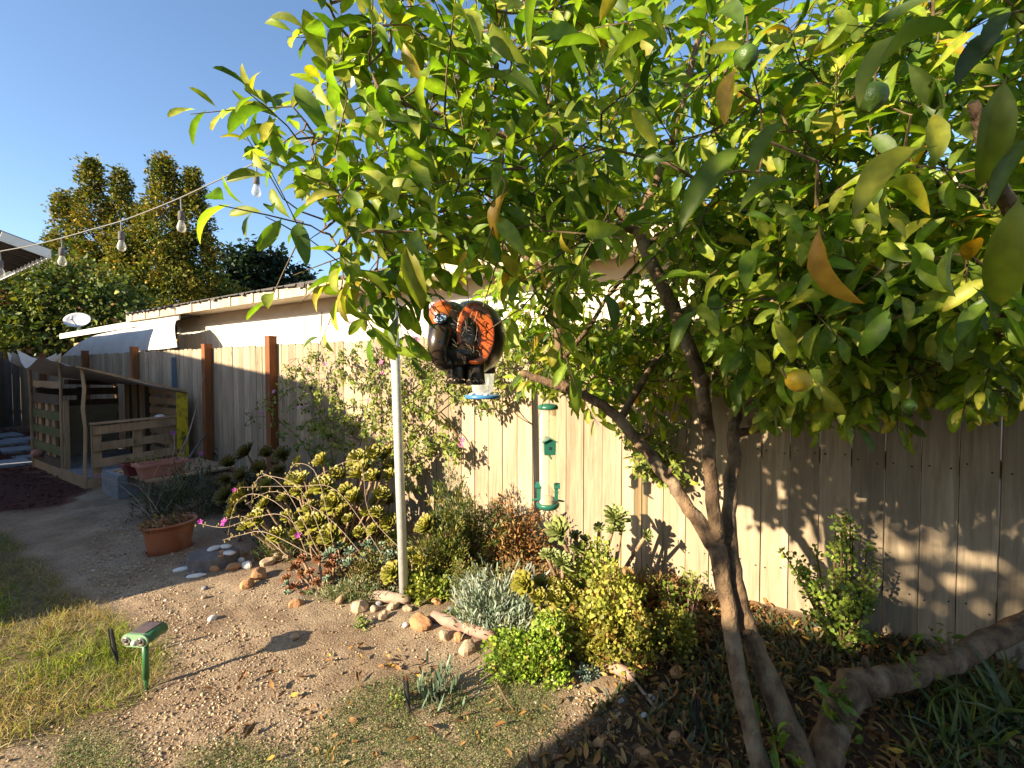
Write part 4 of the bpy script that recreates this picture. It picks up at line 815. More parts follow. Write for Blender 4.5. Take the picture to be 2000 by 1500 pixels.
# ================================================================== STONES, SHELLS, LOGS, STUMP
def stone_mb(c, r, flat=0.6, ang=False, seed=0, el=1.0):
    q = random.Random(seed); b = MB(); ax_a = q.uniform(0, 6.28); A = (np.array([math.cos(ax_a), math.sin(ax_a), 0]), np.array([-math.sin(ax_a), math.cos(ax_a), 0]), ZZ)
    pl_ = [(np.array([q.gauss(0, 1), q.gauss(0, 1), q.gauss(0, 0.8)]), q.uniform(0.62, 0.9)) for _ in range(9)]
    pl_ = [(v / np.linalg.norm(v), d) for v, d in pl_]
    def fn(p):
        if ang:
            for v, d in pl_:
                e = p @ v
                if e > d: p = p - v * (e - d)
        return p * (1 + 0.07 * math.sin(p[0] * 5 + seed) * math.cos(p[1] * 4 + seed))
    b.ell(np.array(c) + ZZ * r * flat * 0.62, (r * el, r * 0.85 / el ** 0.5, r * flat), 14, 9, A, 0.012, fn); return b
STN = [ # pixel x, y of base centre, width px, material, angular, where
 (507, 1128, 42, 'o', 1, 'big broken orange rock at the left tip of the succulent bed'), (484, 1145, 30, 'o', 1, 'flat orange rock in front of the broken orange one'), (523, 1102, 26, 't', 1, 'tan rock just behind the broken orange rock'),
 (541, 1091, 26, 't', 1, 'tan rock beneath the arching flower stems, second row'), (562, 1090, 26, 't', 0, 'rounded pale tan rock above the red rosettes'), (583, 1098, 24, 'o', 0, 'peach coloured rock touching the red rosette plant'),
 (419, 1115, 19, 'o', 0, 'small orange pebble in front of the stump'), (456, 1112, 26, 'o', 1, 'orange rock at the right foot of the stump'), (483, 1108, 22, 'w', 0, 'flat white pebble right of the stump'), (471, 1097, 15, 'w', 0, 'small white pebble against the stump'),
 (400, 1150, 14, 'g', 0, 'small grey stone beside the larger shell'), (579, 1181, 28, 'o', 0, 'smooth orange stone under the red rosette plant'), (704, 1191, 40, 't', 0, 'long tan cobble at the bed edge left of the pole'), (730, 1192, 17, 't', 0, 'upright tan pebble next to the long cobble'),
 (740, 1181, 14, 'g', 0, 'little grey white pebble behind the bed edge cobbles'), (749, 1207, 24, 't', 0, 'rounded tan cobble in front of the pole'), (768, 1187, 28, 't', 0, 'tan cobble against the foot of the pole'), (822, 1224, 46, 'o', 1, 'large blocky orange rock right of the pole'),
 (792, 1222, 14, 'w', 0, 'white pebble left of the large orange rock'), (797, 1192, 20, 't', 0, 'tan pebble between the pole and orange rock'), (852, 1178, 20, 'o', 0, 'orange pebble behind the large orange rock'), (881, 1203, 34, 'g', 0, 'dark grey stone behind the pink log'),
 (867, 1246, 28, 't', 0, 'greenish tan cobble below the pink log'), (896, 1246, 28, 'o', 1, 'pinkish rock against the pink log'), (914, 1270, 42, 't', 1, 'pale flat rock at the end of the pink log'), (1172, 1455, 32, 'o', 1, 'brown wedge stone left of the blue rosette in the shade'),
 (1318, 1445, 34, 'o', 1, 'pointed tan stone near the red tipped stake'), (1321, 1318, 34, 'o', 0, 'orange stone in the shadow right of the yellow clover'), (1271, 1365, 20, 'w', 1, 'white stone in the shade behind the blue rosette'), (1210, 1370, 19, 'w', 1, 'white quartz lump at the shadow edge'),
 (1258, 1398, 14, 'w', 0, 'small white pebble near the fallen twig'), (1195, 1512, 22, 'o', 0, 'orange stone cut by the bottom picture edge'), (1255, 1478, 32, 'o', 1, 'reddish flat stone below the blue rosette'), (370, 925 + 200, 10, 'g', 0, 'tiny grey stone near the small shell'),
 (415, 1210, 16, 'w', 0, 'pale pebble lying loose on the sunny dirt'), (575, 1247, 20, 't', 0, 'grey tan stone inside the round shadow on the dirt'), (400, 1168, 14, 't', 1, 'orange tan pebble at the shadow edge on the dirt')]
mk = {'o': 'st_orange', 't': 'st_tan', 'g': 'st_grey', 'w': 'st_white'}
for i, (x, y, wpx, m, a, lb) in enumerate(STN):
    g = G(x, y); r = wpx * g[1] / FPX / 2 * 0.98
    solo('stone', stone_mb(g - ZZ * 0.15 * r, r, random.uniform(0.6, 0.85), bool(a) or wpx > 19, i + 3, random.uniform(1, 1.25)), MAT[mk[m]], lb, 'stone', group='loose stones in the garden', smooth=not (a or wpx > 19))
su = G(417, 1098); stp = thing('tree_stump', 'low grey sawn stump with shells and pebbles on top', 'stump', su); sr = 0.17
part('wood', MB().lathe([(sr * 1.1, -0.02), (sr * 1.02, 0.02), (sr, 0.065), (sr * 0.95, 0.075), (0.0, 0.077)], su, 22, 1.0, 0.9, cap=False), MAT['stump'], stp, False)
sz = su[2] + 0.077
for (x, y, wpx, m, lb) in ((418, 1073, 24, 'st_white', 'fan shell lying on the left of the stump top'), (441, 1069, 22, 'st_white', 'white shell lying at the back of the stump top'), (459, 1083, 22, 'st_white', 'cream oval shell on the right rim of the stump top'), (434, 1080, 12, 'st_orange', 'little brown pebble in the middle of the stump top'), (444, 1083, 10, 'st_grey', 'little blue grey pebble on the stump top'), (435, 1090, 10, 'st_orange', 'little orange pebble at the front of the stump top')):
    rr_ = ray(x, y); rr_ = rr_ * ((sz - CAMZ) / rr_[2]); c = np.array([rr_[0], rr_[1], sz]); dx_ = c - su; dl = np.hypot(dx_[0], dx_[1])
    if dl > sr * 0.85: c[:2] = su[:2] + dx_[:2] * (sr * 0.85 / dl)
    solo('shell' if m == 'st_white' else 'pebble', stone_mb(c - ZZ * 0.002, wpx * c[1] / FPX / 2, 0.35 if m == 'st_white' else 0.6, False, wpx, 1.15), MAT[m], lb, 'shell' if m == 'st_white' else 'pebble', smooth=True)
for (x, y, ang, lb) in ((357, 1113, 0.5, 'slim white shell on the dark dirt below the oval pot'), (384, 1126, 0.35, 'larger white leaf shaped shell on the dirt before the stump')):
    g = G(x, y); A = (np.array([math.cos(ang), math.sin(ang), 0]), np.array([-math.sin(ang), math.cos(ang), 0.0]), ZZ)
    solo('shell', MB().ell(g + ZZ * 0.006, (0.062, 0.028, 0.014), 16, 8, A, 0, lambda p: np.array([p[0], p[1] * (1 - 0.35 * p[0]), p[2]])), MAT['st_white'], lb, 'shell', smooth=True)
def log(name, pts, rads, m, lb, cat='log'):
    P_ = dense([np.array(p) for p in pts], 3); rs = np.interp(np.linspace(0, 1, len(P_)), np.linspace(0, 1, len(rads)), rads)
    return solo(name, MB().tube(P_, rs, 12, 0.07), MAT[m], lb, cat, smooth=True)
up3 = lambda p, h: np.array(p) + ZZ * h
log('log', [up3(G(846, 1212), 0.03), up3(G(900, 1232), 0.03), up3(G(965, 1256), 0.03)], [0.028, 0.034, 0.03], 'pinklog', 'pinkish weathered log edging the bed right of the orange rock')
log('driftwood', [up3(G(722, 1170), 0.03), up3(G(755, 1176), 0.035), up3(G(800, 1180), 0.025)], [0.02, 0.034, 0.024], 'deadwood', 'short pale driftwood piece behind the pole foot', 'driftwood')
log('branch', [up3(G(660, 1182), 0.02), up3(G(690, 1165), 0.045), up3(G(745, 1148), 0.05)], [0.02, 0.018, 0.013], 'stem', 'bent brown branch lying behind the red rosettes', 'branch')
log('log', [up3(G(1165, 1300), 0.02), up3(G(1215, 1322), 0.03), up3(G(1240, 1335), 0.02)], [0.022, 0.026, 0.022], 'pinklog', 'short pinkish log half hidden at the shadow edge')
log('twig', [up3(G(1180, 1290), 0.06), up3(G(1225, 1330), 0.04), up3(G(1290, 1400), 0.01)], [0.008, 0.008, 0.006], 'deadwood', 'thin grey twig lying across the shadow edge', 'twig')
log('twig', [up3(G(965, 1330), 0.02), up3(G(985, 1370), 0.02), up3(G(1005, 1395), 0.01)], [0.005, 0.005, 0.003], 'twig', 'curved dark twig on the green ground cover', 'twig')

# ================================================================== LEMON TREE
TB = G(1590, 1512)
tree = thing('lemon_tree', 'big lemon tree with forked trunks, long green leaves and a few lemons', 'tree', TB)
def pts(l): return [at(x, y, d) for x, y, d in l]
STEMS = [  # (points (px, py, depth), radii at start / end)
 (pts([(1500, 1560, 1.52), (1470, 1440, 1.56), (1437, 1290, 1.62), (1418, 1170, 1.68), (1398, 1075, 1.72), (1345, 992, 1.78), (1290, 915, 1.84), (1240, 855, 1.9), (1190, 800, 1.96), (1130, 768, 2.0), (1080, 750, 2.02), (1018, 728, 2.04)]), (0.030, 0.030, 0.029, 0.028, 0.034, 0.026, 0.025, 0.024, 0.021, 0.019, 0.018, 0.016)),
 (pts([(1402, 1080, 1.72), (1392, 980, 1.74), (1385, 880, 1.75), (1372, 770, 1.77), (1350, 690, 1.8), (1318, 610, 1.84), (1290, 550, 1.88), (1262, 490, 1.92), (1240, 440, 1.95)]), (0.028, 0.026, 0.025, 0.025, 0.027, 0.026, 0.027, 0.026, 0.022)),
 (pts([(1585, 1540, 1.60), (1555, 1460, 1.62), (1500, 1330, 1.66), (1458, 1215, 1.70), (1432, 1110, 1.74), (1425, 1000, 1.80), (1434, 900, 1.86), (1432, 850, 1.9), (1440, 790, 1.98), (1432, 700, 2.08), (1440, 620, 2.16), (1420, 560, 2.25)]), (0.055, 0.046, 0.040, 0.032, 0.028, 0.026, 0.026, 0.024, 0.020, 0.017, 0.014, 0.01)),
 (pts([(1590, 1545, 1.60), (1612, 1470, 1.62), (1635, 1400, 1.66), (1672, 1340, 1.70), (1730, 1328, 1.74), (1800, 1312, 1.78), (1860, 1290, 1.82), (1930, 1255, 1.86), (2040, 1200, 1.9), (2250, 1080, 1.95), (2500, 880, 1.95)]), (0.062, 0.056, 0.052, 0.058, 0.046, 0.044, 0.043, 0.044, 0.044, 0.038, 0.03)),
 (pts([(1440, 846, 1.9), (1500, 832, 1.96), (1560, 812, 2.02), (1620, 796, 2.06), (1690, 770, 2.08), (1760, 740, 2.1)]), (0.018, 0.017, 0.016, 0.013, 0.011, 0.008)),
 (pts([(1240, 445, 1.95), (1180, 385, 1.93), (1120, 335, 1.9), (1040, 290, 1.84), (960, 255, 1.76), (860, 225, 1.66), (760, 190, 1.56), (670, 140, 1.48)]), (0.022, 0.018, 0.016, 0.014, 0.012, 0.010, 0.008, 0.005)),
 (pts([(1245, 440, 1.95), (1275, 370, 1.96), (1310, 280, 1.95), (1335, 190, 1.93), (1360, 90, 1.9), (1385, -20, 1.86), (1400, -150, 1.8)]), (0.022, 0.019, 0.017, 0.014, 0.012, 0.01, 0.006)),
 (pts([(1243, 450, 1.95), (1160, 430, 1.9), (1060, 425, 1.84), (960, 425, 1.76), (860, 430, 1.66), (760, 425, 1.58), (660, 380, 1.5), (590, 330, 1.44)]), (0.020, 0.016, 0.014, 0.012, 0.011, 0.009, 0.007, 0.004)),
 (pts([(1130, 768, 2.0), (1095, 740, 2.02), (1090, 660, 2.04), (1083, 590, 2.06), (1060, 530, 2.06), (1000, 490, 2.04), (930, 470, 2.0)]), (0.017, 0.017, 0.016, 0.015, 0.012, 0.01, 0.006)),
 (pts([(1100, 700, 2.03), (1150, 640, 2.1), (1190, 575, 2.2), (1240, 520, 2.3), (1300, 440, 2.4)]), (0.012, 0.010, 0.009, 0.008, 0.006)),
 (pts([(1210, 820, 1.94), (1270, 720, 2.1), (1340, 620, 2.3), (1400, 540, 2.45), (1460, 440, 2.6)]), (0.018, 0.015, 0.013, 0.01, 0.007)),
 (pts([(1320, 615, 1.84), (1420, 560, 1.8), (1520, 480, 1.7), (1620, 400, 1.55), (1720, 300, 1.4)]), (0.014, 0.012, 0.011, 0.01, 0.006)),
 (pts([(2250, 1080, 1.95), (2160, 760, 1.6), (2060, 560, 1.25), (1985, 430, 1.0), (1940, 330, 0.85), (1900, 200, 0.8)]), (0.034, 0.028, 0.022, 0.016, 0.012, 0.008)),
 (pts([(2060, 600, 1.3), (1960, 610, 1.25), (1850, 560, 1.3), (1740, 520, 1.35), (1640, 470, 1.4)]), (0.018, 0.014, 0.011, 0.009, 0.006)),
 (pts([(1260, 480, 1.93), (1360, 420, 2.1), (1480, 330, 2.3), (1600, 230, 2.4)]), (0.016, 0.013, 0.010, 0.007)),
 (pts([(1120, 335, 1.9), (1080, 230, 2.0), (1050, 110, 2.1), (1020, -20, 2.15)]), (0.012, 0.010, 0.008, 0.006)),
 (pts([(960, 255, 1.76), (880, 150, 1.75), (820, 60, 1.72), (780, -60, 1.7)]), (0.01, 0.008, 0.007, 0.005)),
]
trm = MB(); nodes = []; nrad = []
for i, (P_, rd) in enumerate(STEMS):
    D_ = dense(P_, 5); rs = np.interp(np.linspace(0, 1, len(D_)), np.linspace(0, 1, len(rd)), rd)
    D_ = [p + (rng.normal(size=3) * 0.10 * r if 0 < k < len(D_) - 1 else 0) for k, (p, r) in enumerate(zip(D_, rs))]
    if i in (0, 1, 2, 3): part('trunk', MB().tube(D_, rs, 14, 0.045), MAT['bark'], tree, True)
    else: trm.tube(D_, rs, 9, 0.06)
    k0 = 35 if i == 0 else (25 if i in (2,) else (30 if i == 3 else 0))
    nodes += D_[k0:]; nrad += list(rs[k0:])
for (x, y, d) in ((1398, 1045, 1.715), (1375, 745, 1.76), (1425, 1190, 1.675), (1650, 1370, 1.68), (1745, 1330, 1.745)):  # burrs on the bark
    trm.ell(at(x, y, d), (0.024, 0.026, 0.03), 10, 7, None, 0.12)
for (x, y, d, dx_, dz_) in ((1408, 1120, 1.69, -0.05, 0.03), (1376, 820, 1.74, -0.045, 0.03), (1330, 640, 1.80, 0.05, 0.02), (1444, 1240, 1.66, 0.05, 0.03), (1300, 930, 1.81, 0.03, 0.05), (1690, 1300, 1.68, -0.02, 0.06), (1840, 1275, 1.79, 0.0, 0.06)):
    a = at(x, y, d); trm.tube([a, a + np.array([dx_, -0.02, dz_]) * 0.7], [0.013, 0.009], 8, 0.1)
part('branches', trm, MAT['bark'], tree, True)
# crown volume: lobes in the world, outline pruned as the photo shows it
LOBES = [((-0.16, 1.22, 2.05), (0.48, 0.32, 0.62), 165), ((0.25, 2.0, 2.55), (0.75, 0.5, 0.85), 160), ((1.0, 2.25, 2.55), (0.95, 0.55, 0.95), 215), ((0.45, 2.4, 2.0), (0.85, 0.4, 0.5), 175),
         ((1.45, 1.65, 2.1), (0.75, 0.45, 0.75), 215), ((1.2, 1.15, 2.0), (0.5, 0.4, 0.6), 165), ((1.1, 1.35, 1.68), (0.45, 0.3, 0.34), 150), ((0.75, 1.5, 1.62), (0.32, 0.28, 0.3), 90), ((1.2, 1.8, 1.52), (0.5, 0.3, 0.3), 170), ((1.6, 2.15, 1.7), (0.75, 0.35, 0.5), 260), ((2.3, 1.4, 2.2), (0.8, 0.8, 0.9), 170), ((2.0, 1.7, 1.6), (0.5, 0.35, 0.4), 130), ((0.45, 2.3, 1.5), (0.5, 0.3, 0.28), 110), ((0.22, 1.12, 1.98), (0.5, 0.2, 0.5), 42), ((0.72, 1.2, 1.9), (0.36, 0.2, 0.45), 46), ((0.4, 0.9, 2.6), (0.3, 0.2, 0.3), 20), ((0.9, 0.2, 2.6), (0.6, 0.5, 0.45), 60), ((-0.3, 1.2, 1.78), (0.2, 0.14, 0.2), 34)]
OUT = [(530, -400), (535, 40), (575, 110), (560, 190), (475, 240), (510, 290), (445, 340), (500, 410), (540, 520), (600, 560), (660, 600), (740, 640), (830, 650), (855, 590), (985, 590), (1000, 680), (980, 760), (1010, 800), (1060, 770), (1120, 790), (1190, 830), (1230, 920), (1290, 960), (1300, 860), (1350, 790), (1440, 800), (1530, 790), (1700, 790), (1860, 800), (2100, 830), (2600, 800), (2600, -900), (505, -900)]
SL = [(1398, 1075), (1385, 880), (1372, 770), (1318, 610), (1262, 490)]; SL2 = [(1398, 1075), (1290, 915), (1190, 800), (1120, 765)]
def near_stem(x, y, w_):
    r = np.zeros(np.shape(x), bool); x = np.nan_to_num(x, nan=-9e5); y = np.nan_to_num(y, nan=-9e5)
    for L_, k in ((SL, 1.0), (SL2, 0.55)):
        for (ax_, ay_), (bx_, by_) in zip(L_[:-1], L_[1:]):
            vx, vy = bx_ - ax_, by_ - ay_; t = np.clip(((x - ax_) * vx + (y - ay_) * vy) / (vx * vx + vy * vy), 0, 1); r |= np.hypot(x - ax_ - t * vx, y - ay_ - t * vy) < w_ * k
    return r
cl = []; ld = []
for c, rad, k in LOBES:
    v = rdir(k * 2) * rng.uniform(0.25, 1, (k * 2, 1)) ** 0.5 * np.array(rad) + np.array(c)
    x, y, d = proj(v); inv = np.hypot(v[:, 0], v[:, 1])
    fin = (d > 0.1) & (x > -150) & (x < 2150) & (y > -150) & (y < 1650)
    ok = np.where(fin, inpoly(np.nan_to_num(x), np.nan_to_num(y), OUT), True)
    ok &= (v[:, 2] > 1.15) & ~(fin & (np.linalg.norm(v - np.array([0, 0, CAMZ]), axis=1) < 0.62))
    ok &= (v @ N < FD - 0.06) | (v[:, 2] > 1.75)
    # thinner where the photo shows sky, wall and fence through the crown
    thin = fin & (((x > 1110) & (x < 1300) & (y > 500) & (y < 640)) | ((x > 830) & (x < 1000) & (y > 470)) | ((x > 1000) & (x < 1300) & (y > 790)) | ((x > 1360) & (x < 1430) & (y > 540) & (y < 640)))
    ok &= ~(thin & (rng.random(len(v)) < 0.72))
    ok &= ~(fin & (x > 1320) & (x < 1400) & (y > 560) & (y < 1000) & (d < 1.85))       # the main fork stays in view
    ok &= ~(fin & (x > 800) & (x < 1010) & (y > 560) & (y < 800) & (d < 1.75)) & ~(fin & (x > 1020) & (x < 1120) & (y > 770) & (y < 1020))
    ok &= ~(fin & near_stem(x, y, 60) & (d < 1.95))
    cl.append(v[ok][:k])
cl = np.concatenate(cl)
nodes = np.array(nodes); nrad = np.array(nrad)
d0 = np.array([np.min(np.linalg.norm(nodes - c, axis=1)) for c in cl]); order = np.argsort(d0)
tw = MB(); cdir = np.zeros_like(cl); bufN = np.zeros((len(nodes) + len(cl) * 4, 3)); bufN[:len(nodes)] = nodes; nn = len(nodes)
for i in order:
    c = cl[i]; dist = np.linalg.norm(bufN[:nn] - c, axis=1); j = int(np.argmin(dist)); a = bufN[j]; L = dist[j]
    if L < 0.02: cdir[i] = rdir(1)[0]; continue
    m1 = a + (c - a) * 0.35 + rng.normal(size=3) * 0.10 * L + ZZ * 0.05 * L; m2 = a + (c - a) * 0.7 + rng.normal(size=3) * 0.10 * L + ZZ * 0.03 * L
    r0 = 0.0022 + 0.006 * min(L, 0.8); tw.tube([a, m1, m2, c], [r0 * 1.3, r0, r0 * 0.8, 0.0017], 5, 0, False)
    for q_ in (m1, m2, c): bufN[nn] = q_; nn += 1
    cdir[i] = (c - m2) / (np.linalg.norm(c - m2) + 1e-6)
GREEN = [(0.145, 0.215, 0.016), (0.20, 0.26, 0.022), (0.27, 0.30, 0.034), (0.09, 0.15, 0.014), (0.058, 0.105, 0.016), (0.30, 0.25, 0.02), (0.42, 0.22, 0.018)]
GW = [4, 5, 4, 3, 1.6, 0.75, 0.12]
LT = []; LDr = []; LU = []; LS = []
for c, d in zip(cl, cdir):
    k = rng.integers(6, 11); L = rng.uniform(0.10, 0.2); dd_ = d + rdir(1)[0] * 0.45 + np.array([0, 0, 0.1]); dd_ /= np.linalg.norm(dd_)
    sd = np.cross(dd_, rdir(1)[0]); sd /= np.linalg.norm(sd) + 1e-6; s2 = np.cross(dd_, sd)
    tw.tube([c, c + dd_ * L * 0.5 - ZZ * 0.004, c + dd_ * L - ZZ * 0.012], [0.0019, 0.0016, 0.001], 4, 0, False)
    for j in range(k):
        t = (j + 0.5) / k; a = j * 2.4 + rng.uniform(-0.4, 0.4); o = sd * math.cos(a) + s2 * math.sin(a)
        LT.append(c + dd_ * L * t + o * 0.002); dv = dd_ * (0.3 + 0.8 * t) + o * 1.0 - ZZ * rng.uniform(0.0, 0.55) + LT[-1] * 0; LDr.append(dv)
        LU.append(ZZ * 0.75 - np.array(LD) * 0.85 + rng.normal(size=3) * 0.5); LS.append(rng.uniform(0.058, 0.112))
part('twigs', tw, MAT['twig'], tree, False, kind='stuff')
LT = np.array(LT); LDr = np.array(LDr); LU = np.array(LU); LS = np.array(LS)
dist = np.linalg.norm(LT - np.array([0, 0, CAMZ]), axis=1); keep = dist > 0.45
x, y, d = proj(LT); tx, ty, _ = proj(LT + LDr / np.linalg.norm(LDr, axis=1, keepdims=True) * LS[:, None])
for (x0, y0, x1, y1, dm) in ((838, 585, 985, 760, 1.7), (1030, 785, 1112, 1010, 2.6)):
    keep &= ~((d < dm) & (((x > x0) & (x < x1) & (y > y0) & (y < y1)) | ((tx > x0) & (tx < x1) & (ty > y0) & (ty < y1))))
for pe in (epx(905, 660), at(1070, 900, 2.55)):      # the ornament and the feeder hang in a sunlit gap
    w_ = LT - pe; L3 = np.array(LD); tt = -(w_ @ L3); keep &= ~((tt > 0.05) & (np.linalg.norm(w_ + np.outer(tt, L3), axis=1) < (0.14 if pe[1] < 2 else 0.09)))
keep &= ~((d < 1.8) & (near_stem(x, y, 34) | near_stem(tx, ty, 34)) & (rng.random(len(LT)) < 0.85))
LT, LDr, LU, LS, dist = LT[keep], LDr[keep], LU[keep], LS[keep], dist[keep]
LC = pal(len(LT), GREEN, GW, 0.2)
x, y, d = proj(LT); vis = (d > 0) & (x > -20) & (x < 2020) & (y > -20) & (y < 1500); score = np.where(vis, LS / dist, 0)
HERO = [ # base px, tip px, depth, colour index / rgb, kit index
 ((1600, 440), (1635, 612), 0.62, (0.42, 0.20, 0.03)), ((1440, 128), (1398, 236), 0.80, (0.60, 0.34, 0.04)), ((997, 370), (942, 455), 0.95, (0.36, 0.22, 0.02)), ((1715, 372), (1835, 366), 0.72, (0.34, 0.33, 0.02)),
 ((1882, 60), (1628, 132), 0.50, (0.10, 0.135, 0.012)), ((1965, 150), (1890, 352), 0.50, (0.13, 0.15, 0.012)), ((1990, 380), (1960, 600), 0.46, (0.16, 0.17, 0.012)), ((1868, 470), (1840, 575), 0.66, (0.16, 0.20, 0.015)),
 ((1738, 600), (1680, 690), 0.85, (0.09, 0.16, 0.012)), ((1035, 130), (932, 28), 0.85, (0.15, 0.19, 0.02)), ((1038, 108), (1046, -30), 0.85, (0.12, 0.16, 0.016)), ((1060, 205), (940, 118), 0.85, (0.06, 0.095, 0.012)), ((1062, 138), (1165, 42), 0.88, (0.12, 0.17, 0.016)),
 ((1175, 140), (1272, 58), 0.88, (0.14, 0.17, 0.016)), ((1100, 245), (1150, 160), 0.9, (0.10, 0.14, 0.014)), ((1660, 10), (1560, -60), 0.7, (0.28, 0.28, 0.02)), ((1480, 75), (1550, 40), 0.85, (0.50, 0.26, 0.02)), ((1830, 285), (1640, 385), 0.62, (0.17, 0.19, 0.015)),
 ((1590, 320), (1500, 360), 0.85, (0.10, 0.14, 0.012)), ((1450, 280), (1320, 420), 0.9, (0.08, 0.13, 0.012)), ((1530, 240), (1455, 305), 0.8, (0.09, 0.13, 0.012)), ((1985, 20), (1900, 90), 0.5, (0.05, 0.075, 0.014)), ((2010, 260), (1955, 390), 0.48, (0.07, 0.10, 0.016)), ((1950, 70), (1880, 130), 0.5, (0.04, 0.06, 0.016)),
 ((560, 275), (468, 248), 1.1, (0.11, 0.14, 0.016)), ((520, 345), (443, 340), 1.15, (0.14, 0.17, 0.02)), ((575, 160), (625, 250), 1.0, (0.10, 0.16, 0.014)), ((700, 190), (738, 258), 1.0, (0.17, 0.19, 0.02)), ((880, 300), (840, 375), 0.98, (0.14, 0.17, 0.018)), ((792, 470), (806, 600), 0.95, (0.20, 0.20, 0.018)),
 ((750, 360), (848, 382), 1.0, (0.10, 0.14, 0.014)), ((920, 480), (895, 540), 1.0, (0.55, 0.32, 0.03)), ((1475, 680), (1500, 740), 0.95, (0.25, 0.26, 0.02)), ((1510, 620), (1555, 715), 0.95, (0.30, 0.30, 0.02)), ((1770, 120), (1850, 200), 0.6, (0.05, 0.08, 0.013)), ((1860, 210), (1800, 170), 0.6, (0.08, 0.11, 0.013)),
 ((1440, 420), (1560, 320), 0.8, (0.12, 0.16, 0.014)), ((1500, 470), (1440, 560), 0.9, (0.10, 0.17, 0.014)), ((1700, 540), (1760, 600), 0.8, (0.11, 0.17, 0.014)), ((1760, 470), (1800, 540), 0.75, (0.09, 0.15, 0.013)), ((1900, 560), (1960, 640), 0.7, (0.08, 0.12, 0.013)), ((640, 80), (575, 50), 1.1, (0.13, 0.16, 0.016)), ((600, 60), (512, 20), 1.1, (0.12, 0.15, 0.016))]
NPART = 300 - len(HERO)
big = np.argsort(-score)[:NPART]; rest = np.ones(len(LT), bool); rest[big] = False
def rib(ns):                                  # pale midrib, slightly yellower tip: colour of the leaf itself
    v = np.ones((ns * 3, 3)); v[1::3] = (1.45, 1.3, 1.6); v[-6:] *= (1.15, 1.0, 0.9); return v
part('foliage', spread(LK, LT[rest], LDr[rest], LU[rest], LS[rest], LC[rest], vm=rib(7)), MAT['lemonleaf'], tree, True, kind='stuff')
hk, hf_ = LKH; cache = {}
def leaf_obj(T, D, Upv, S, kit, colr):
    key = (kit, colr)
    if key not in cache: cache[key] = mk_mesh('leaf', hk[kit], hf_, MAT['heroleaf'], np.array(colr)[None] * rib(10), True)
    fr = frames(np.array([D]), np.array([Upv]))[0]; inst('leaf', cache[key], tree, mat4(fr[:, 0], fr[:, 1], fr[:, 2], T, S))
for i in big:
    ci = rng.choice(len(GREEN), p=np.array(GW) / sum(GW)); leaf_obj(LT[i], LDr[i], LU[i], LS[i] * 1.08, int(rng.integers(0, len(hk))), tuple(GREEN[ci]))
for k, (b0, t0, dp, colr) in enumerate(HERO):
    a, b = at(*b0, dp + random.uniform(-0.015, 0.03)), at(*t0, dp); D = b - a; v = np.cross(D, np.array([0, 1, 0.0])); vw = -(a + b) / 2 + np.array([0, 0, CAMZ]); vw /= np.linalg.norm(vw)
    leaf_obj(a, D, vw * 0.45 + ZZ * 0.6 - np.array(LD) * 0.5 + rng.normal(size=3) * 0.4, np.linalg.norm(D) * 1.06, k % len(hk), tuple(colr))
# fruit
def fruit(x, y, d, r, m, tilt=(0.9, 0, 0.3)):
    c = at(x, y, d); z = np.array(tilt, float); z /= np.linalg.norm(z); xx_ = np.cross(z, (0.1, 1, 0.2)); xx_ /= np.linalg.norm(xx_); yy_ = np.cross(z, xx_)
    f = part('lemon', MB().lathe([(0.001, -1.22 * r), (0.10 * r, -1.18 * r), (0.22 * r, -1.04 * r), (0.55 * r, -0.82 * r), (0.86 * r, -0.42 * r), (0.95 * r, 0), (0.86 * r, 0.42 * r), (0.55 * r, 0.80 * r), (0.2 * r, 0.98 * r), (0.001, 1.0 * r)], c, 18, 1, 1, (xx_, yy_, z), False), MAT[m], tree, True)
    part('fruit_stalk', MB().tube([c + z * r * 0.96, c + z * r * 1.3 + ZZ * 0.02, c + ZZ * (r + 0.05)], 0.0018, 5), MAT['twig'], f)
fruit(1559, 743, 0.98, 0.026, 'lemon', (-0.95, 0, 0.12)); fruit(1086, 727, 1.75, 0.021, 'lemon', (0.1, 0, 1)); fruit(1213, 596, 2.0, 0.019, 'lemon', (0.1, 0, 1)); fruit(646, 560, 1.25, 0.016, 'lemon', (0.1, 0.1, 1))
fruit(1457, 112, 0.85, 0.022, 'lime', (0.2, 0.2, 1)); fruit(1704, 190, 0.75, 0.023, 'lime', (0.3, 0.2, 1)); fruit(1195, 314, 1.3, 0.018, 'lime', (0.1, 0.1, 1)); fruit(1775, 793, 1.1, 0.017, 'lime', (0.1, 0, 1)); fruit(1560, 510, 1.2, 0.02, 'lemon', (0.2, 0, 1)); fruit(1695, 512, 1.1, 0.018, 'lemon', (0.3, 0, 1))
# leafy shoots at the trunk base
for (x, y, d, n_, s0) in ((1625, 1355, 1.64, 16, 0.06), (1640, 1400, 1.6, 12, 0.05), (1530, 1460, 1.5, 8, 0.08), (1545, 1490, 1.5, 6, 0.06), (1655, 1440, 1.6, 6, 0.06), (1830, 1245, 1.78, 12, 0.045), (1780, 1300, 1.74, 10, 0.04)):
    c = at(x, y, d); T = c + rng.normal(size=(n_, 3)) * 0.025
    part('leafy_shoot', spread(LK, T, rdir(n_) + ZZ * 0.5, rdir(n_) * 0.6 + ZZ, rng.uniform(0.7, 1.3, n_) * s0, pal(n_, [(0.11, 0.17, 0.02), (0.16, 0.21, 0.025), (0.07, 0.11, 0.016)], [2, 2, 1])), MAT['lemonleaf'], tree, True, kind='stuff')
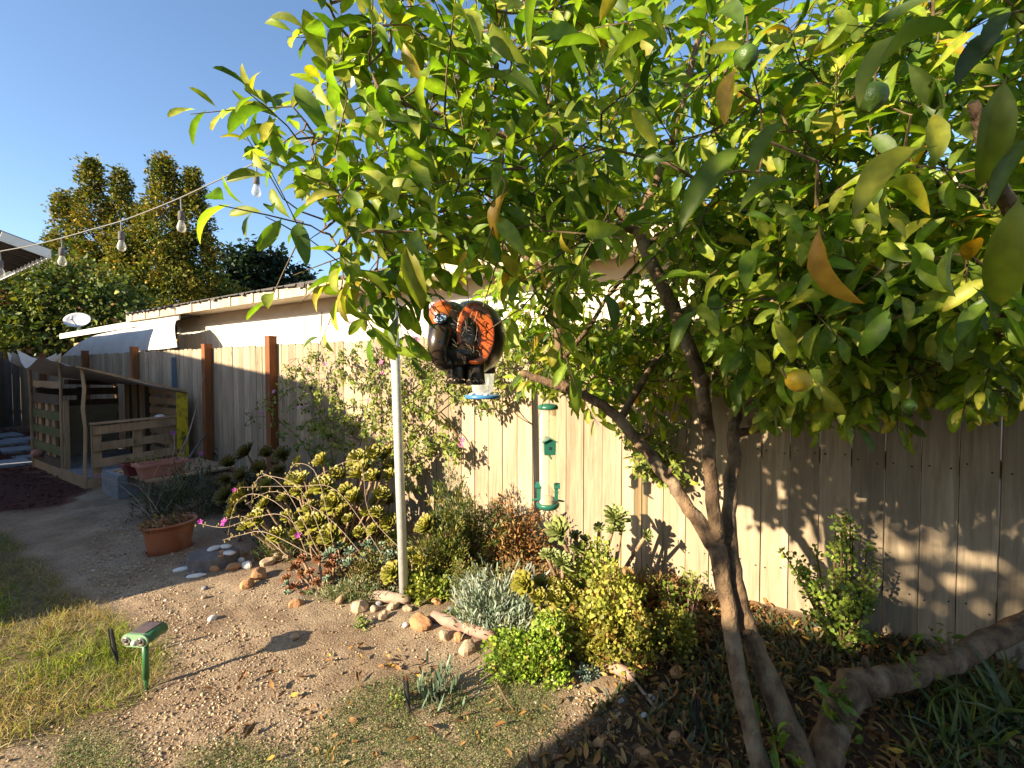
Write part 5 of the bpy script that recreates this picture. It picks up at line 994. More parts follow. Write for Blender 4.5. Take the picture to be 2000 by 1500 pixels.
# scrap of pale netting caught in the crown
nc = at(690, 100, 1.35)
sheet(lambda u, v: nc + np.array([(u - 0.5) * 0.13 * (0.4 + 0.6 * v), 0.03 * math.sin(u * 5) + 0.02 * v, 0.045 - v * 0.10 + 0.02 * math.sin(u * 7 + v * 3)]), 10, 8, 0.001, 'netting_scrap', MAT['st_white'], label='crumpled scrap of white cloth caught among the upper left leaves', cat='cloth')

# ================================================================== SUCCULENT BED
def rosette_mesh(name, n, inner, outer, edge, open_=1.0, wid=0.42, seed=0, ln=1.0, mat='succulent'):
    r = np.random.default_rng(seed); V = []; F = []; C = []
    for k in range(n):
        t = (k + 0.5) / n; a = k * 2.39996 + r.uniform(-0.1, 0.1); L = ln * (0.28 + 0.72 * t ** 0.7) * r.uniform(0.92, 1.06)
        elev = (1.35 - 1.0 * t * open_) + r.uniform(-0.08, 0.08); o = np.array([math.cos(a), math.sin(a), 0]); s = np.array([-math.sin(a), math.cos(a), 0])
        z0 = (1 - t) * 0.16; b = len(V); w0 = wid * L * (0.8 + 0.2 * t)
        for (q, wf, cv) in ((0.05, 0.35, 0), (0.4, 0.62, 0.0), (0.75, 1.0, 0.06), (0.93, 0.75, 0.10), (1.0, 0.12, 0.14)):
            e2 = elev + cv * 2.2; c = o * (math.cos(elev) * L * q) + ZZ * (z0 + math.sin(elev) * L * q + cv * L * 0.5)
            up = -o * math.sin(elev) + ZZ * math.cos(elev); hw = w0 * wf / 2; th = 0.035 * L
            cc = np.array(inner) * (1 - t) + np.array(outer) * t
            if q > 0.8: cc = cc * 0.55 + np.array(edge) * 0.45
            for (sx, uz) in ((-1, 0.09 * w0 / wid), (0, 0.0), (1, 0.09 * w0 / wid)): V.append(c + s * hw * sx + up * (uz * wf)); C.append(cc)
            V.append(c - up * th * (1.2 - q)); C.append(cc * 0.85)
        for i in range(4):
            p, q_ = b + i * 4, b + i * 4 + 4
            F += [(p, p + 1, q_ + 1, q_), (p + 1, p + 2, q_ + 2, q_ + 1), (p + 2, p + 3, q_ + 3, q_ + 2), (p + 3, p, q_, q_ + 3)]
    return mk_mesh(name, np.array(V), F, MAT[mat], np.array(C), True)
ROS = {}
def ros_set(key, *a, **k): ROS[key] = [rosette_mesh('rosette', a[0] + 3 * (i - 1), *a[1:], open_=k.get('open_', 1.0) * (0.8 + 0.2 * i), wid=k.get('wid', 0.42), seed=i + 5, ln=1.0) for i in range(3)]
ros_set('lime', 40, (0.30, 0.30, 0.035), (0.235, 0.235, 0.03), (0.23, 0.135, 0.04), wid=0.52)
ros_set('brown', 38, (0.14, 0.15, 0.022), (0.13, 0.10, 0.02), (0.15, 0.06, 0.022), wid=0.52)
ros_set('red', 30, (0.20, 0.13, 0.035), (0.22, 0.075, 0.035), (0.24, 0.05, 0.035), wid=0.46)
ros_set('pale', 40, (0.27, 0.32, 0.085), (0.25, 0.29, 0.09), (0.25, 0.24, 0.10), wid=0.36)
ros_set('blue', 18, (0.20, 0.28, 0.17), (0.15, 0.23, 0.155), (0.22, 0.22, 0.15), wid=0.46)
ros_set('bluegrey', 16, (0.14, 0.20, 0.155), (0.12, 0.18, 0.15), (0.15, 0.16, 0.13), wid=0.5)
def aeonium(name, label, base, ros, kind, stem_r=0.011, cat='succulent', dry=True):
    t = thing(name, label, cat, base); stm = MB()
    for (x, y, d, dia, *tl) in ros:
        p = at(x, y, d); r = dia * d / FPX / 2; k = random.randrange(3); tilt = np.array(tl[0], float) if tl else np.array([random.uniform(-0.6, 0.3), random.uniform(-1.1, -0.35), 0.9])
        z = tilt / np.linalg.norm(tilt); xx_ = np.cross(z, (random.random() + 0.2, 1, 0)); xx_ /= np.linalg.norm(xx_); yy_ = np.cross(z, xx_)
        inst('rosette', ROS[kind][k], t, mat4(xx_, yy_, z, p - z * r * 0.3, r * 1.3))
        bx = base + (p - base) * np.array([0.45, 0.45, 0]) + np.array([random.uniform(-0.06, 0.06), random.uniform(-0.06, 0.06), 0]); bx[2] = float(gh(bx[0], bx[1]))
        mid = bx * 0.4 + p * 0.6 + np.array([random.uniform(-0.04, 0.04), random.uniform(-0.04, 0.04), -0.03]) - z * 0.05
        part('stem', MB().tube(dense([bx - ZZ * 0.02, mid, p - z * r * 0.2], 3), np.linspace(stem_r * 1.1, stem_r * 0.75, 7), 7, 0.08), MAT['stem'], t, True)
    return t
def cluster_ros(n, xr, yr, dr, dia, seed):
    q = random.Random(seed); out = []
    tries = 0
    while len(out) < n and tries < 3000:
        tries += 1; x, y = q.uniform(*xr), q.uniform(*yr); di = q.uniform(*dia)
        if all(math.hypot(x - o[0], y - o[1]) > 0.42 * (di + o[3]) for o in out): out.append((x, y, dr[0] + (dr[1] - dr[0]) * (1 - (y - yr[0]) / (yr[1] - yr[0])) + q.uniform(-0.08, 0.08), di))
    return out
aeonium('aeonium_shrub', 'sprawling yellow green aeonium shrub of many rosettes left of the pole', G(640, 1075),
        [(470, 972, 3.55, 56, (-0.9, -0.6, 0.7)), (455, 1000, 3.5, 40, (-0.8, -0.6, 0.7)), (552, 972, 3.6, 24), (520, 950, 3.7, 36), (500, 1015, 3.4, 40), (630, 950, 3.55, 46), (705, 925, 3.6, 56), (730, 890, 3.7, 44), (755, 885, 3.75, 34), (700, 895, 3.75, 40), (650, 985, 3.4, 52), (620, 1020, 3.3, 46), (598, 1025, 3.3, 42), (645, 1048, 3.2, 48), (690, 975, 3.4, 44), (725, 935, 3.5, 40), (745, 965, 3.45, 36), (680, 1015, 3.3, 26), (700, 1040, 3.25, 24), (728, 1034, 3.2, 26), (575, 935, 3.7, 34), (605, 990, 3.45, 30), (675, 960, 3.5, 36), (540, 1045, 3.35, 34), (516, 985, 3.55, 34), (760, 930, 3.55, 30), (655, 925, 3.7, 30), (735, 1000, 3.4, 28), (480, 1030, 3.45, 30), (560, 1010, 3.45, 28), (580, 960, 3.6, 26), (715, 1000, 3.4, 24)] + cluster_ros(26, (570, 765), (900, 1060), (3.3, 3.8), (24, 40), 8), 'lime')
aeonium('aeonium_shrub', 'dark bronze aeonium mound in the shade before the fence post', G(520, 975),
        cluster_ros(60, (440, 570), (880, 975), (4.1, 4.8), (30, 44), 3), 'brown')
aeonium('aeonium_shrub', 'small red brown aeonium with bare branching stems at the bed front', G(625, 1180),
        [(578, 1108, 3.0, 22), (588, 1120, 3.0, 18), (560, 1130, 3.0, 20), (565, 1150, 2.95, 18), (595, 1158, 2.9, 24), (588, 1177, 2.85, 22), (630, 1157, 2.9, 20), (618, 1137, 2.95, 18), (646, 1105, 3.05, 26), (650, 1092, 3.1, 20), (622, 1092, 3.1, 18), (590, 1090, 3.1, 18), (577, 1145, 2.95, 16), (607, 1118, 3.0, 18), (640, 1120, 3.0, 18)], 'red', 0.010)
aeonium('aeonium_shrub', 'few olive aeonium rosettes on leggy stems around the pole foot', G(800, 1165),
        [(765, 1118, 2.85, 44, (-0.3, -0.7, 0.8)), (818, 1095, 3.0, 32), (828, 1125, 2.9, 36), (832, 1028, 3.15, 46, (-0.6, -0.6, 0.9)), (800, 1080, 3.05, 24), (862, 1120, 2.95, 20), (795, 1150, 2.8, 22), (845, 1095, 3.0, 22)], 'lime', 0.012)
aeonium('aeonium_shrub', 'tall pale aeonium with large rosettes standing before the sunny fence', G(1150, 1175),
        [(1092, 1040, 2.62, 62, (-0.5, -0.8, 0.8)), (1203, 1012, 2.7, 52), (1212, 1035, 2.68, 30), (1262, 1046, 2.7, 26, (0.2, -0.9, 0.6)), (1128, 1072, 2.65, 30), (1066, 1082, 2.55, 26), (1082, 1085, 2.55, 28), (1125, 1046, 2.7, 24), (1195, 1035, 2.66, 24), (1140, 1055, 2.66, 22), (1100, 1100, 2.5, 44), (1180, 1085, 2.6, 24), (1170, 1030, 2.75, 22)], 'pale', 0.014)
aeonium('aeonium_shrub', 'cluster of big cupped aeonium rosettes with brown edges amid silvery groundcover', G(1070, 1195),
        [(1022, 1140, 2.4, 48, (-0.4, -0.8, 0.6)), (1050, 1168, 2.35, 40), (1085, 1170, 2.35, 46), (1105, 1150, 2.4, 36), (1055, 1140, 2.45, 34), (1130, 1168, 2.38, 34), (1080, 1140, 2.45, 30)], 'lime')
aeonium('echeveria', 'mat of blue green rosettes behind the red aeonium', G(700, 1150),
        cluster_ros(34, (640, 775), (1062, 1142), (2.95, 3.25), (20, 36), 5) + [(562, 1160, 2.9, 20), (560, 1140, 2.95, 18)], 'blue', 0.006)
aeonium('echeveria', 'single blue green rosette on the shaded soil at the front', G(1207, 1428), [(1205, 1418, 1.93, 62, (0.15, -0.35, 0.9))], 'bluegrey', 0.010)
aeonium('ghost_plant', 'little blue grey rosettes on a leaning stem at the shadow edge', G(1150, 1345), [(1140, 1312, 2.1, 30), (1162, 1315, 2.1, 26), (1135, 1335, 2.08, 28), (1165, 1282, 2.15, 18), (1147, 1328, 2.06, 18)], 'bluegrey', 0.007)

def shrub(name, label, cat, c, rad, n, kit, size, cols, wts, matk='smallleaf', stems=10, seed=0, per=8, upb=0.6, lift=0.0, stemmat='twig', group=None, spreadf=1.0, sr=0.004):
    r = np.random.default_rng(seed + 100); c = np.array(c, float); base = np.array([c[0], c[1], float(gh(c[0], c[1]))]); t = thing(name, label, cat, base, group)
    nc = max(3, n // per); d = rdir(nc, r); d[:, 2] = np.abs(d[:, 2]) * 0.9 + 0.05; cc = base + ZZ * lift + d * np.array(rad) * r.uniform(0.45, 1.0, (nc, 1)) * (1 + 0.25 * np.sin(d[:, :1] * 5 + seed))
    cl_ = pal(nc, cols, wts, 0.2, r); T = np.repeat(cc, per, 0) + r.normal(size=(nc * per, 3)) * size * 0.8 * spreadf; D = np.repeat(d, per, 0) + r.normal(size=(nc * per, 3)) * 0.7 + ZZ * upb
    part('foliage', spread(kit, T, D, rdir(nc * per, r) * 0.7 + ZZ * 0.8 - np.array(LD) * 0.5, size * r.uniform(0.65, 1.3, nc * per), np.repeat(cl_, per, 0) * (1 + r.uniform(-0.15, 0.15, (nc * per, 1))), r), MAT[matk], t, kind='stuff')
    if stems:
        sm = MB()
        for i in r.choice(nc, min(stems, nc), replace=False):
            a = base + np.array([r.uniform(-0.3, 0.3) * rad[0], r.uniform(-0.3, 0.3) * rad[1], -0.01]); sm.tube([a, (a + cc[i]) / 2 + r.normal(size=3) * 0.02, cc[i]], [sr * 1.4, sr, sr * 0.6], 5, 0, False)
        part('stems', sm, MAT[stemmat], t, kind='stuff')
    return t
def gsh(x, y, wpx, hpx, dep=None):            # shrub size from its pixel size
    g = G(x, y); d = g[1]; return g, (wpx * d / FPX / 2, wpx * d / FPX / 2 * 0.7, hpx * d / FPX)
g, r_ = gsh(365, 1005, 185, 95); shrub('grey_bush', 'feathery grey green bush in the shade behind the oval pot', 'bush', g, r_, 2600, FK, 0.05, [(0.07, 0.09, 0.05), (0.10, 0.12, 0.075), (0.05, 0.06, 0.03), (0.14, 0.13, 0.07)], [3, 3, 2, 1], seed=1)
g, r_ = gsh(505, 985, 150, 60); shrub('bed_groundcover', 'dark olive undergrowth under the bronze aeonium mound', 'groundcover', g, r_, 2200, SK, 0.04, [(0.06, 0.07, 0.02), (0.10, 0.09, 0.025), (0.045, 0.05, 0.02)], [2, 2, 1], 'smallleaf', 16, 23)
g, r_ = gsh(440, 925, 60, 62); shrub('small_bush', 'small dark green bush at the foot of the orange fence post', 'bush', g, r_, 700, FK, 0.05, [(0.05, 0.08, 0.035), (0.08, 0.11, 0.05)], [1, 1], seed=2)
g, r_ = gsh(905, 1100, 200, 170); shrub('jade_bush', 'dense jade bush with yellow tipped leaves right of the pole', 'bush', g, r_, 12000, FK, 0.028, [(0.06, 0.085, 0.015), (0.11, 0.125, 0.018), (0.035, 0.05, 0.012), (0.20, 0.18, 0.03)], [3, 3, 2, 1.3], 'succulent', 18, 3, stemmat='stem', sr=0.007, per=16, spreadf=0.75)
g, r_ = gsh(1010, 1105, 110, 130); shrub('dry_brush', 'dry orange brown brushy plant beside the jade bush', 'bush', g, r_, 1500, CK, 0.035, [(0.28, 0.13, 0.04), (0.19, 0.10, 0.04), (0.34, 0.21, 0.08), (0.10, 0.09, 0.03)], [3, 2, 1.5, 1.5], 'litter', 30, 4, sr=0.003)
g, r_ = gsh(985, 1218, 175, 95); shrub('blue_chalksticks', 'low silvery blue finger leaved groundcover behind the pink log', 'groundcover', g, r_, 3600, FK, 0.042, [(0.22, 0.27, 0.21), (0.29, 0.33, 0.25), (0.16, 0.20, 0.14), (0.30, 0.29, 0.17)], [3, 2.5, 1.5, 0.8], 'succulent', 12, 5, upb=1.2)
g, r_ = gsh(1045, 1310, 170, 105); shrub('sedum_mound', 'bright green sedum mound at the sunny bed corner', 'groundcover', g, r_, 4200, RK, 0.017, [(0.18, 0.26, 0.03), (0.24, 0.33, 0.035), (0.12, 0.18, 0.022), (0.25, 0.20, 0.04)], [3, 3, 1.5, 0.6], 'succulent', 14, 6)
g, r_ = gsh(1185, 1275, 260, 150); shrub('clover_mound', 'yellowish small leaved clover mound between bed and fence', 'groundcover', g, r_, 6200, RK, 0.019, [(0.27, 0.27, 0.045), (0.35, 0.33, 0.06), (0.19, 0.20, 0.03), (0.25, 0.15, 0.04)], [3, 3, 2, 1], 'smallleaf', 30, 7)
g, r_ = gsh(1160, 1190, 200, 130); shrub('clover_mound', 'lime green leafy clump under the tall pale aeonium', 'groundcover', g, r_, 3600, RK, 0.019, [(0.25, 0.29, 0.05), (0.31, 0.34, 0.06), (0.15, 0.19, 0.03)], [3, 2, 2], 'smallleaf', 24, 8)
g, r_ = gsh(925, 1165, 130, 60); shrub('bed_groundcover', 'mixed low green and brown groundcover behind the grey stone', 'groundcover', g, r_, 2200, SK, 0.025, [(0.12, 0.14, 0.03), (0.20, 0.13, 0.05), (0.07, 0.09, 0.03), (0.24, 0.24, 0.06)], [3, 2, 2, 1], 'smallleaf', 20, 9)
g, r_ = gsh(560, 1085, 130, 45); shrub('bed_groundcover', 'low dark weedy growth behind the row of tan rocks', 'groundcover', g, r_, 1200, FK, 0.03, [(0.07, 0.10, 0.035), (0.14, 0.16, 0.06), (0.16, 0.11, 0.05)], [3, 2, 1], 'smallleaf', 14, 10)
g, r_ = gsh(650, 1060, 260, 40); shrub('bed_groundcover', 'dark undergrowth beneath the yellow green aeonium shrub', 'groundcover', g, (r_[0], r_[1], 0.34), 5000, SK, 0.035, [(0.07, 0.075, 0.02), (0.13, 0.09, 0.04), (0.05, 0.06, 0.02)], [2, 2, 2], 'smallleaf', 30, 20, stemmat='stem', sr=0.006)
g, r_ = gsh(857, 1368, 46, 50); shrub('finger_cactus', 'small upright grey green finger plant near the middle stake', 'succulent', g, r_, 110, FK, 0.055, [(0.10, 0.15, 0.10), (0.14, 0.19, 0.12), (0.08, 0.11, 0.07)], [1, 1, 1], 'succulent', 8, 11, upb=2.6)
for (x, y, wpx, hpx, lb, sd) in ((780, 1375, 26, 30, 'tuft of green at the foot of the middle stake', 12), (700, 1225, 24, 16, 'tiny yellow green tuft in front of the bed cobbles', 13), (880, 1212, 40, 30, 'little green tuft beside the dark grey stone', 14)):
    g, r_ = gsh(x, y, wpx, hpx); shrub('weed_tuft', lb, 'weed', g, r_, 120, SK, 0.02, [(0.18, 0.22, 0.04), (0.1, 0.14, 0.03)], [1, 1], 'smallleaf', 4, sd)
g, r_ = gsh(760, 1120, 240, 40); shrub('bed_groundcover', 'dry brown and green undergrowth behind the pole', 'groundcover', g, (r_[0], r_[1], 0.16), 3600, CK, 0.03, [(0.16, 0.13, 0.04), (0.24, 0.17, 0.07), (0.10, 0.10, 0.03), (0.2, 0.22, 0.05)], [2, 2, 2, 1.5], 'litter', 40, 21, stemmat='stem', sr=0.005)
g, r_ = gsh(1020, 1150, 150, 40); shrub('bed_groundcover', 'brown leafy undergrowth beneath the dry brush', 'groundcover', g, (r_[0], r_[1], 0.14), 1800, CK, 0.03, [(0.22, 0.13, 0.05), (0.28, 0.17, 0.07), (0.12, 0.11, 0.03)], [2, 2, 1], 'litter', 20, 22)
g, r_ = gsh(865, 1130, 130, 110); shrub('jade_bush', 'smaller jade clump with orange tinted tips beside the pole', 'bush', g, r_, 5000, FK, 0.026, [(0.10, 0.12, 0.018), (0.17, 0.17, 0.025), (0.06, 0.08, 0.014), (0.26, 0.17, 0.04)], [3, 3, 2, 1.5], 'succulent', 14, 31, stemmat='stem', sr=0.006, per=14, spreadf=0.8)
g, r_ = gsh(1300, 1262, 150, 70); shrub('clover_mound', 'straggling yellow clover thinning out towards the trunk', 'groundcover', g, r_, 2200, RK, 0.018, [(0.30, 0.29, 0.05), (0.22, 0.22, 0.035), (0.27, 0.16, 0.05), (0.14, 0.15, 0.03)], [3, 2, 1.5, 1.5], 'smallleaf', 26, 32)
g, r_ = gsh(700, 1165, 200, 38); shrub('bed_groundcover', 'low green succulent carpet along the front of the bed', 'groundcover', g, (r_[0], r_[1] * 0.5, 0.09), 2600, FK, 0.024, [(0.17, 0.21, 0.09), (0.22, 0.25, 0.12), (0.12, 0.14, 0.05), (0.24, 0.15, 0.07)], [2, 2, 2, 1], 'succulent', 14, 33)
g, r_ = gsh(1285, 1165, 150, 40); shrub('bed_groundcover', 'brown and green litter plants along the fence foot by the pale aeonium', 'groundcover', g, (r_[0], r_[1], 0.10), 1600, CK, 0.03, [(0.22, 0.13, 0.05), (0.17, 0.18, 0.04), (0.28, 0.17, 0.07)], [2, 2, 1], 'litter', 16, 34)
g, r_ = gsh(840, 1165, 110, 50); shrub('sedum_mound', 'small yellow green sedum patch right of the pole foot', 'groundcover', g, r_, 1600, RK, 0.018, [(0.22, 0.27, 0.04), (0.28, 0.30, 0.05), (0.16, 0.18, 0.03)], [2, 2, 1], 'succulent', 10, 35)
# elephant bush by the fence: several arching red-brown stems with round leaves
ebc = G(1640, 1268); eb = thing('elephant_bush', 'bright round leaved elephant bush against the fence right of the trunk', 'bush', ebc)
T = []; D = []; bs = []
for k in range(34):
    a = random.uniform(0, 6.28); sprd = random.uniform(0.1, 1); L = random.uniform(0.28, 0.72) * (1 - 0.35 * sprd); o = np.array([math.cos(a), math.sin(a), 0]) - N * 0.35
    tip = ebc + o * sprd * 0.26 + ZZ * L; m_ = ebc + (tip - ebc) * 0.5 + o * 0.03 + ZZ * 0.06
    P_ = dense([ebc + o * 0.02, m_, tip], 5); bs.append((P_, [0.008 - 0.0065 * i / len(P_) for i in range(len(P_))]))
    for i, p in enumerate(P_[1:]):
        for _ in range(8): T.append(p + rng.normal(size=3) * 0.014); D.append(rdir(1)[0] + ZZ * 0.3)
bm_ = MB()
for P_, r0 in bs: bm_.tube(P_, r0, 5, 0, False)
part('stems', bm_, MAT['twig'], eb, kind='stuff'); T = np.array(T); n = len(T)
part('foliage', spread(RK, T, np.array(D), rdir(n) + ZZ, rng.uniform(0.013, 0.024, n), pal(n, [(0.17, 0.24, 0.03), (0.24, 0.31, 0.04), (0.10, 0.15, 0.02)], [2, 2, 1])), MAT['succulent'], eb, kind='stuff')
for (x, y, h, lb) in ((1312, 1215, 0.24, 'red stemmed weed left of the trunk by the fence'), (1352, 1205, 0.26, 'red stemmed leafy weed just left of the trunk'), (1340, 1255, 0.2, 'low red stemmed weed at the shadow edge')):
    g = G(x, y); t = thing('red_stem_weed', lb, 'weed', g); sm = MB(); T = []
    for k in range(5):
        tip = g + np.array([random.uniform(-0.07, 0.07), random.uniform(-0.05, 0.05), h * random.uniform(0.7, 1.1)]); sm.tube([g, (g + tip) / 2 + rng.normal(size=3) * 0.012, tip], [0.004, 0.003, 0.002], 5, 0, False); T += [g + (tip - g) * random.uniform(0.45, 1.05) + rng.normal(size=3) * 0.015 for _ in range(12)]
    part('stems', sm, MAT['pinklog'], t); T = np.array(T); n = len(T)
    part('foliage', spread(SK, T, rdir(n) + ZZ * 0.2, rdir(n) * 0.5 + ZZ, rng.uniform(0.025, 0.05, n), pal(n, [(0.22, 0.28, 0.05), (0.15, 0.2, 0.03)], [1, 1])), MAT['smallleaf'], t, kind='stuff')
# strap leaved plants in the lower right shade
for (x, y, n_, s0, lb, sd) in ((1960, 1400, 60, 0.30, 'clump of strappy green leaves under the low bough at right', 1), (1880, 1440, 46, 0.24, 'smaller strappy clump left of the right edge', 2), (1840, 1500, 30, 0.2, 'sparse strappy clump at the bottom right', 3)):
    g = G(x, y); t = thing('strap_plant', lb, 'plant', g); n = n_; T = g + np.stack([rng.uniform(-0.1, 0.1, n), rng.uniform(-0.08, 0.08, n), np.zeros(n)], 1)
    part('leaves', spread(leaf_kit([1.0, 1.0, 0.7, 0.05], [0, 0.35, 0.7, 1.0], 8, (0.2, 0.6), (0.4, 1.8), (0.05, 0.08), 40 + sd), T, rdir(n) * 0.9 + ZZ * 1.0, rdir(n) + ZZ, rng.uniform(0.6, 1.2, n) * s0, pal(n, [(0.08, 0.12, 0.03), (0.14, 0.17, 0.04), (0.10, 0.14, 0.08)], [2, 1.5, 1])), MAT['smallleaf'], t, kind='stuff')
# arching flower stalks with magenta flowers
fb = G(575, 1100); fl = thing('rock_purslane', 'long arching straw stems with magenta flowers leaning left over the pot', 'flower', fb)
ARC = [[(620, 1085), (560, 1010), (500, 1010), (440, 1030), (388, 1022)], [(600, 1085), (560, 1000), (500, 965), (460, 985), (445, 1045)], [(640, 1080), (590, 960), (530, 930), (500, 940), (490, 990)], [(620, 1075), (560, 960), (510, 925), (500, 960)], [(650, 1060), (620, 930), (580, 905), (560, 930)], [(610, 1085), (520, 1040), (470, 1045), (435, 1055)], [(750, 1090), (660, 960), (580, 950), (470, 952)], [(720, 1100), (640, 1010), (540, 960), (480, 985)], [(560, 1085), (520, 1050), (480, 1010), (440, 1015)], [(780, 1070), (720, 1000), (700, 900), (620, 930)]]
for A in ARC:
    P_ = [at(x, y, 3.05 + 0.25 * i / len(A)) for i, (x, y) in enumerate(A)]; D_ = dense(P_, 5)
    st = part('flower_stalk', MB().tube(D_, np.linspace(0.0026, 0.0014, len(D_)), 5, 0, False), MAT['deadwood'], fl)
    bm_ = MB()
    for k in range(9): bm_.ell(D_[-1 - k] + rng.normal(size=3) * 0.014, (0.006, 0.006, 0.009), 6, 4)
    part('seed_pods', bm_, M_('seed_pod', (0.25, 0.25, 0.07), (0.3, 0.2, 0.08), 20) if A is ARC[0] else bpy.data.materials['seed_pod'], st, kind='stuff')
def flower(parent, p, r, colr, npet=5, facing=None):
    z = np.array(facing if facing is not None else [random.uniform(-0.5, 0.5), -0.8, 0.5], float); z /= np.linalg.norm(z); xx_ = np.cross(z, (0.2, 0.1, 1)); xx_ /= np.linalg.norm(xx_); yy_ = np.cross(z, xx_); V = [p]; F = []; C = [np.array(colr) * 0.6]
    for k in range(npet):
        a0 = 2 * math.pi * k / npet
        for da, rr_, h in ((-0.5, 0.7, 0.25), (0, 1.0, 0.2), (0.5, 0.7, 0.25)): V.append(p + (xx_ * math.cos(a0 + da) + yy_ * math.sin(a0 + da)) * r * rr_ + z * r * h); C.append(np.array(colr))
        b = 1 + 3 * k; F += [(0, b, b + 1), (0, b + 1, b + 2)]
    part('flower', (np.array(V), F, np.array(C)), MAT['petal'], parent)
for (x, y, d, r0) in ((391, 1019, 3.2, 0.02), (438, 1020, 3.2, 0.034), (581, 1046, 3.05, 0.024), (311, 992, 3.9, 0.02), (458, 957, 3.4, 0.018), (163, 982, 5.2, 0.03), (338, 844, 5.2, 0.03), (394, 884, 5.2, 0.03), (322, 900, 5.0, 0.025)):
    if x in (391, 438, 581, 458): flower(fl, at(x, y, d), r0, (0.52, 0.05, 0.42))
pk = thing('rock_purslane', 'thin dry weed with small purple flowers over the platform and planters', 'flower', G(300, 1010))
for A in ([(290, 1005), (250, 960), (200, 935), (165, 980)], [(300, 1000), (320, 950), (340, 880), (338, 846)], [(320, 1000), (360, 940), (390, 890), (394, 886)], [(300, 1005), (290, 960), (310, 910), (322, 902)], [(300, 1005), (310, 1000), (311, 994)], [(310, 1000), (270, 950), (225, 940), (190, 930)]):
    D_ = dense([at(x, y, 4.1 + 0.35 * i) for i, (x, y) in enumerate(A)], 4); part('flower_stalk', MB().tube(D_, 0.0018, 5, 0, False), MAT['deadwood'], pk); flower(pk, D_[-1], 0.03, (0.42, 0.05, 0.40))

# ================================================================== VINE ON THE FENCE
vb = plane_pt(640, 985, -0.2); vb[2] = 0; vine = thing('flowering_vine', 'leafy vine with pink trumpet flowers sprawling over the sunny fence', 'vine', vb)
VP = [(560, 690), (600, 660), (640, 690), (700, 670), (760, 690), (800, 660), (870, 650), (880, 690), (960, 690), (1010, 660), (1060, 690), (990, 760), (1040, 800), (900, 790), (860, 760), (880, 850), (905, 905), (850, 900), (800, 960), (700, 900), (640, 920), (600, 890), (520, 840), (480, 815), (520, 780), (560, 760), (540, 730)]
VZ = [(VP, 440), ([(1060, 640), (1440, 620), (1500, 720), (1380, 760), (1060, 740)], 170), ([(1430, 680), (2050, 620), (2050, 760), (1500, 770)], 130), ([(1200, 820), (1320, 840), (1330, 960), (1270, 930), (1220, 880)], 60)]
T = []; sm = MB()
for poly, k in VZ:
    q = sample_poly(poly, k)
    for (x, y) in q:
        off = -abs(rng.normal()) * 0.13 - 0.03; T.append(plane_pt(x, y, off))
T = np.array(T)
roots = [plane_pt(640, 900, -0.1), plane_pt(690, 880, -0.08), plane_pt(820, 880, -0.05), plane_pt(600, 850, -0.1)]
main = []
for (A) in ([(640, 990), (650, 900), (620, 800), (580, 700)], [(650, 985), (700, 880), (720, 780), (740, 690)], [(660, 985), (760, 900), (850, 800), (960, 720), (1100, 690), (1300, 690)], [(640, 985), (600, 880), (540, 820), (490, 815)], [(700, 860), (780, 780), (860, 720), (900, 660)], [(850, 800), (900, 860), (905, 905)], [(1300, 690), (1500, 700), (1700, 690), (1950, 690)], [(960, 720), (1000, 800), (1040, 830)]):
    D_ = dense([plane_pt(x, y, -0.06 - 0.03 * (i % 2)) for i, (x, y) in enumerate(A)], 6); sm.tube(D_, np.linspace(0.007, 0.003, len(D_)), 5, 0, False); main += D_
main = np.array(main)
for c in T[::2]:
    j = int(np.argmin(np.linalg.norm(main - c, axis=1))); a = main[j]; sm.tube([a, (a + c) / 2 + rng.normal(size=3) * 0.03, c], [0.003, 0.002, 0.0012], 4, 0, False)
part('stems', sm, MAT['twig'], vine, kind='stuff')
per = 11; TT = np.repeat(T, per, 0); D = np.repeat(rdir(len(T)) - N * 0.5 + ZZ * 0.1, per, 0); n = len(TT)
TT = TT + D * np.tile(np.linspace(0, 0.07, per), len(T))[:, None] + rng.normal(size=(n, 3)) * 0.014
D2 = rdir(n) * 0.9 + D * 0.4 - ZZ * 0.25
part('foliage', spread(SK, TT, D2, rdir(n) * 0.6 + ZZ * 0.5 - np.array(LD) * 0.8, rng.uniform(0.03, 0.062, n), pal(n, [(0.12, 0.17, 0.024), (0.20, 0.24, 0.035), (0.27, 0.29, 0.05), (0.07, 0.10, 0.018)], [3, 3, 2, 1.4])), MAT['smallleaf'], vine, kind='stuff')
for (x, y) in ((663, 618), (645, 632), (685, 630), (600, 722), (635, 712), (745, 708), (535, 765), (550, 735), (720, 782), (510, 805), (815, 665), (808, 660), (756, 870), (905, 860), (748, 730), (1378, 578), (1810, 728), (1850, 740), (900, 870), (585, 795), (770, 640), (800, 690)):
    flower(vine, plane_pt(x, y, -0.2), 0.028, random.choice([(0.62, 0.22, 0.42), (0.68, 0.40, 0.52), (0.55, 0.12, 0.34)]), 5, (random.uniform(-0.6, 0.2), -0.7, 0.4))

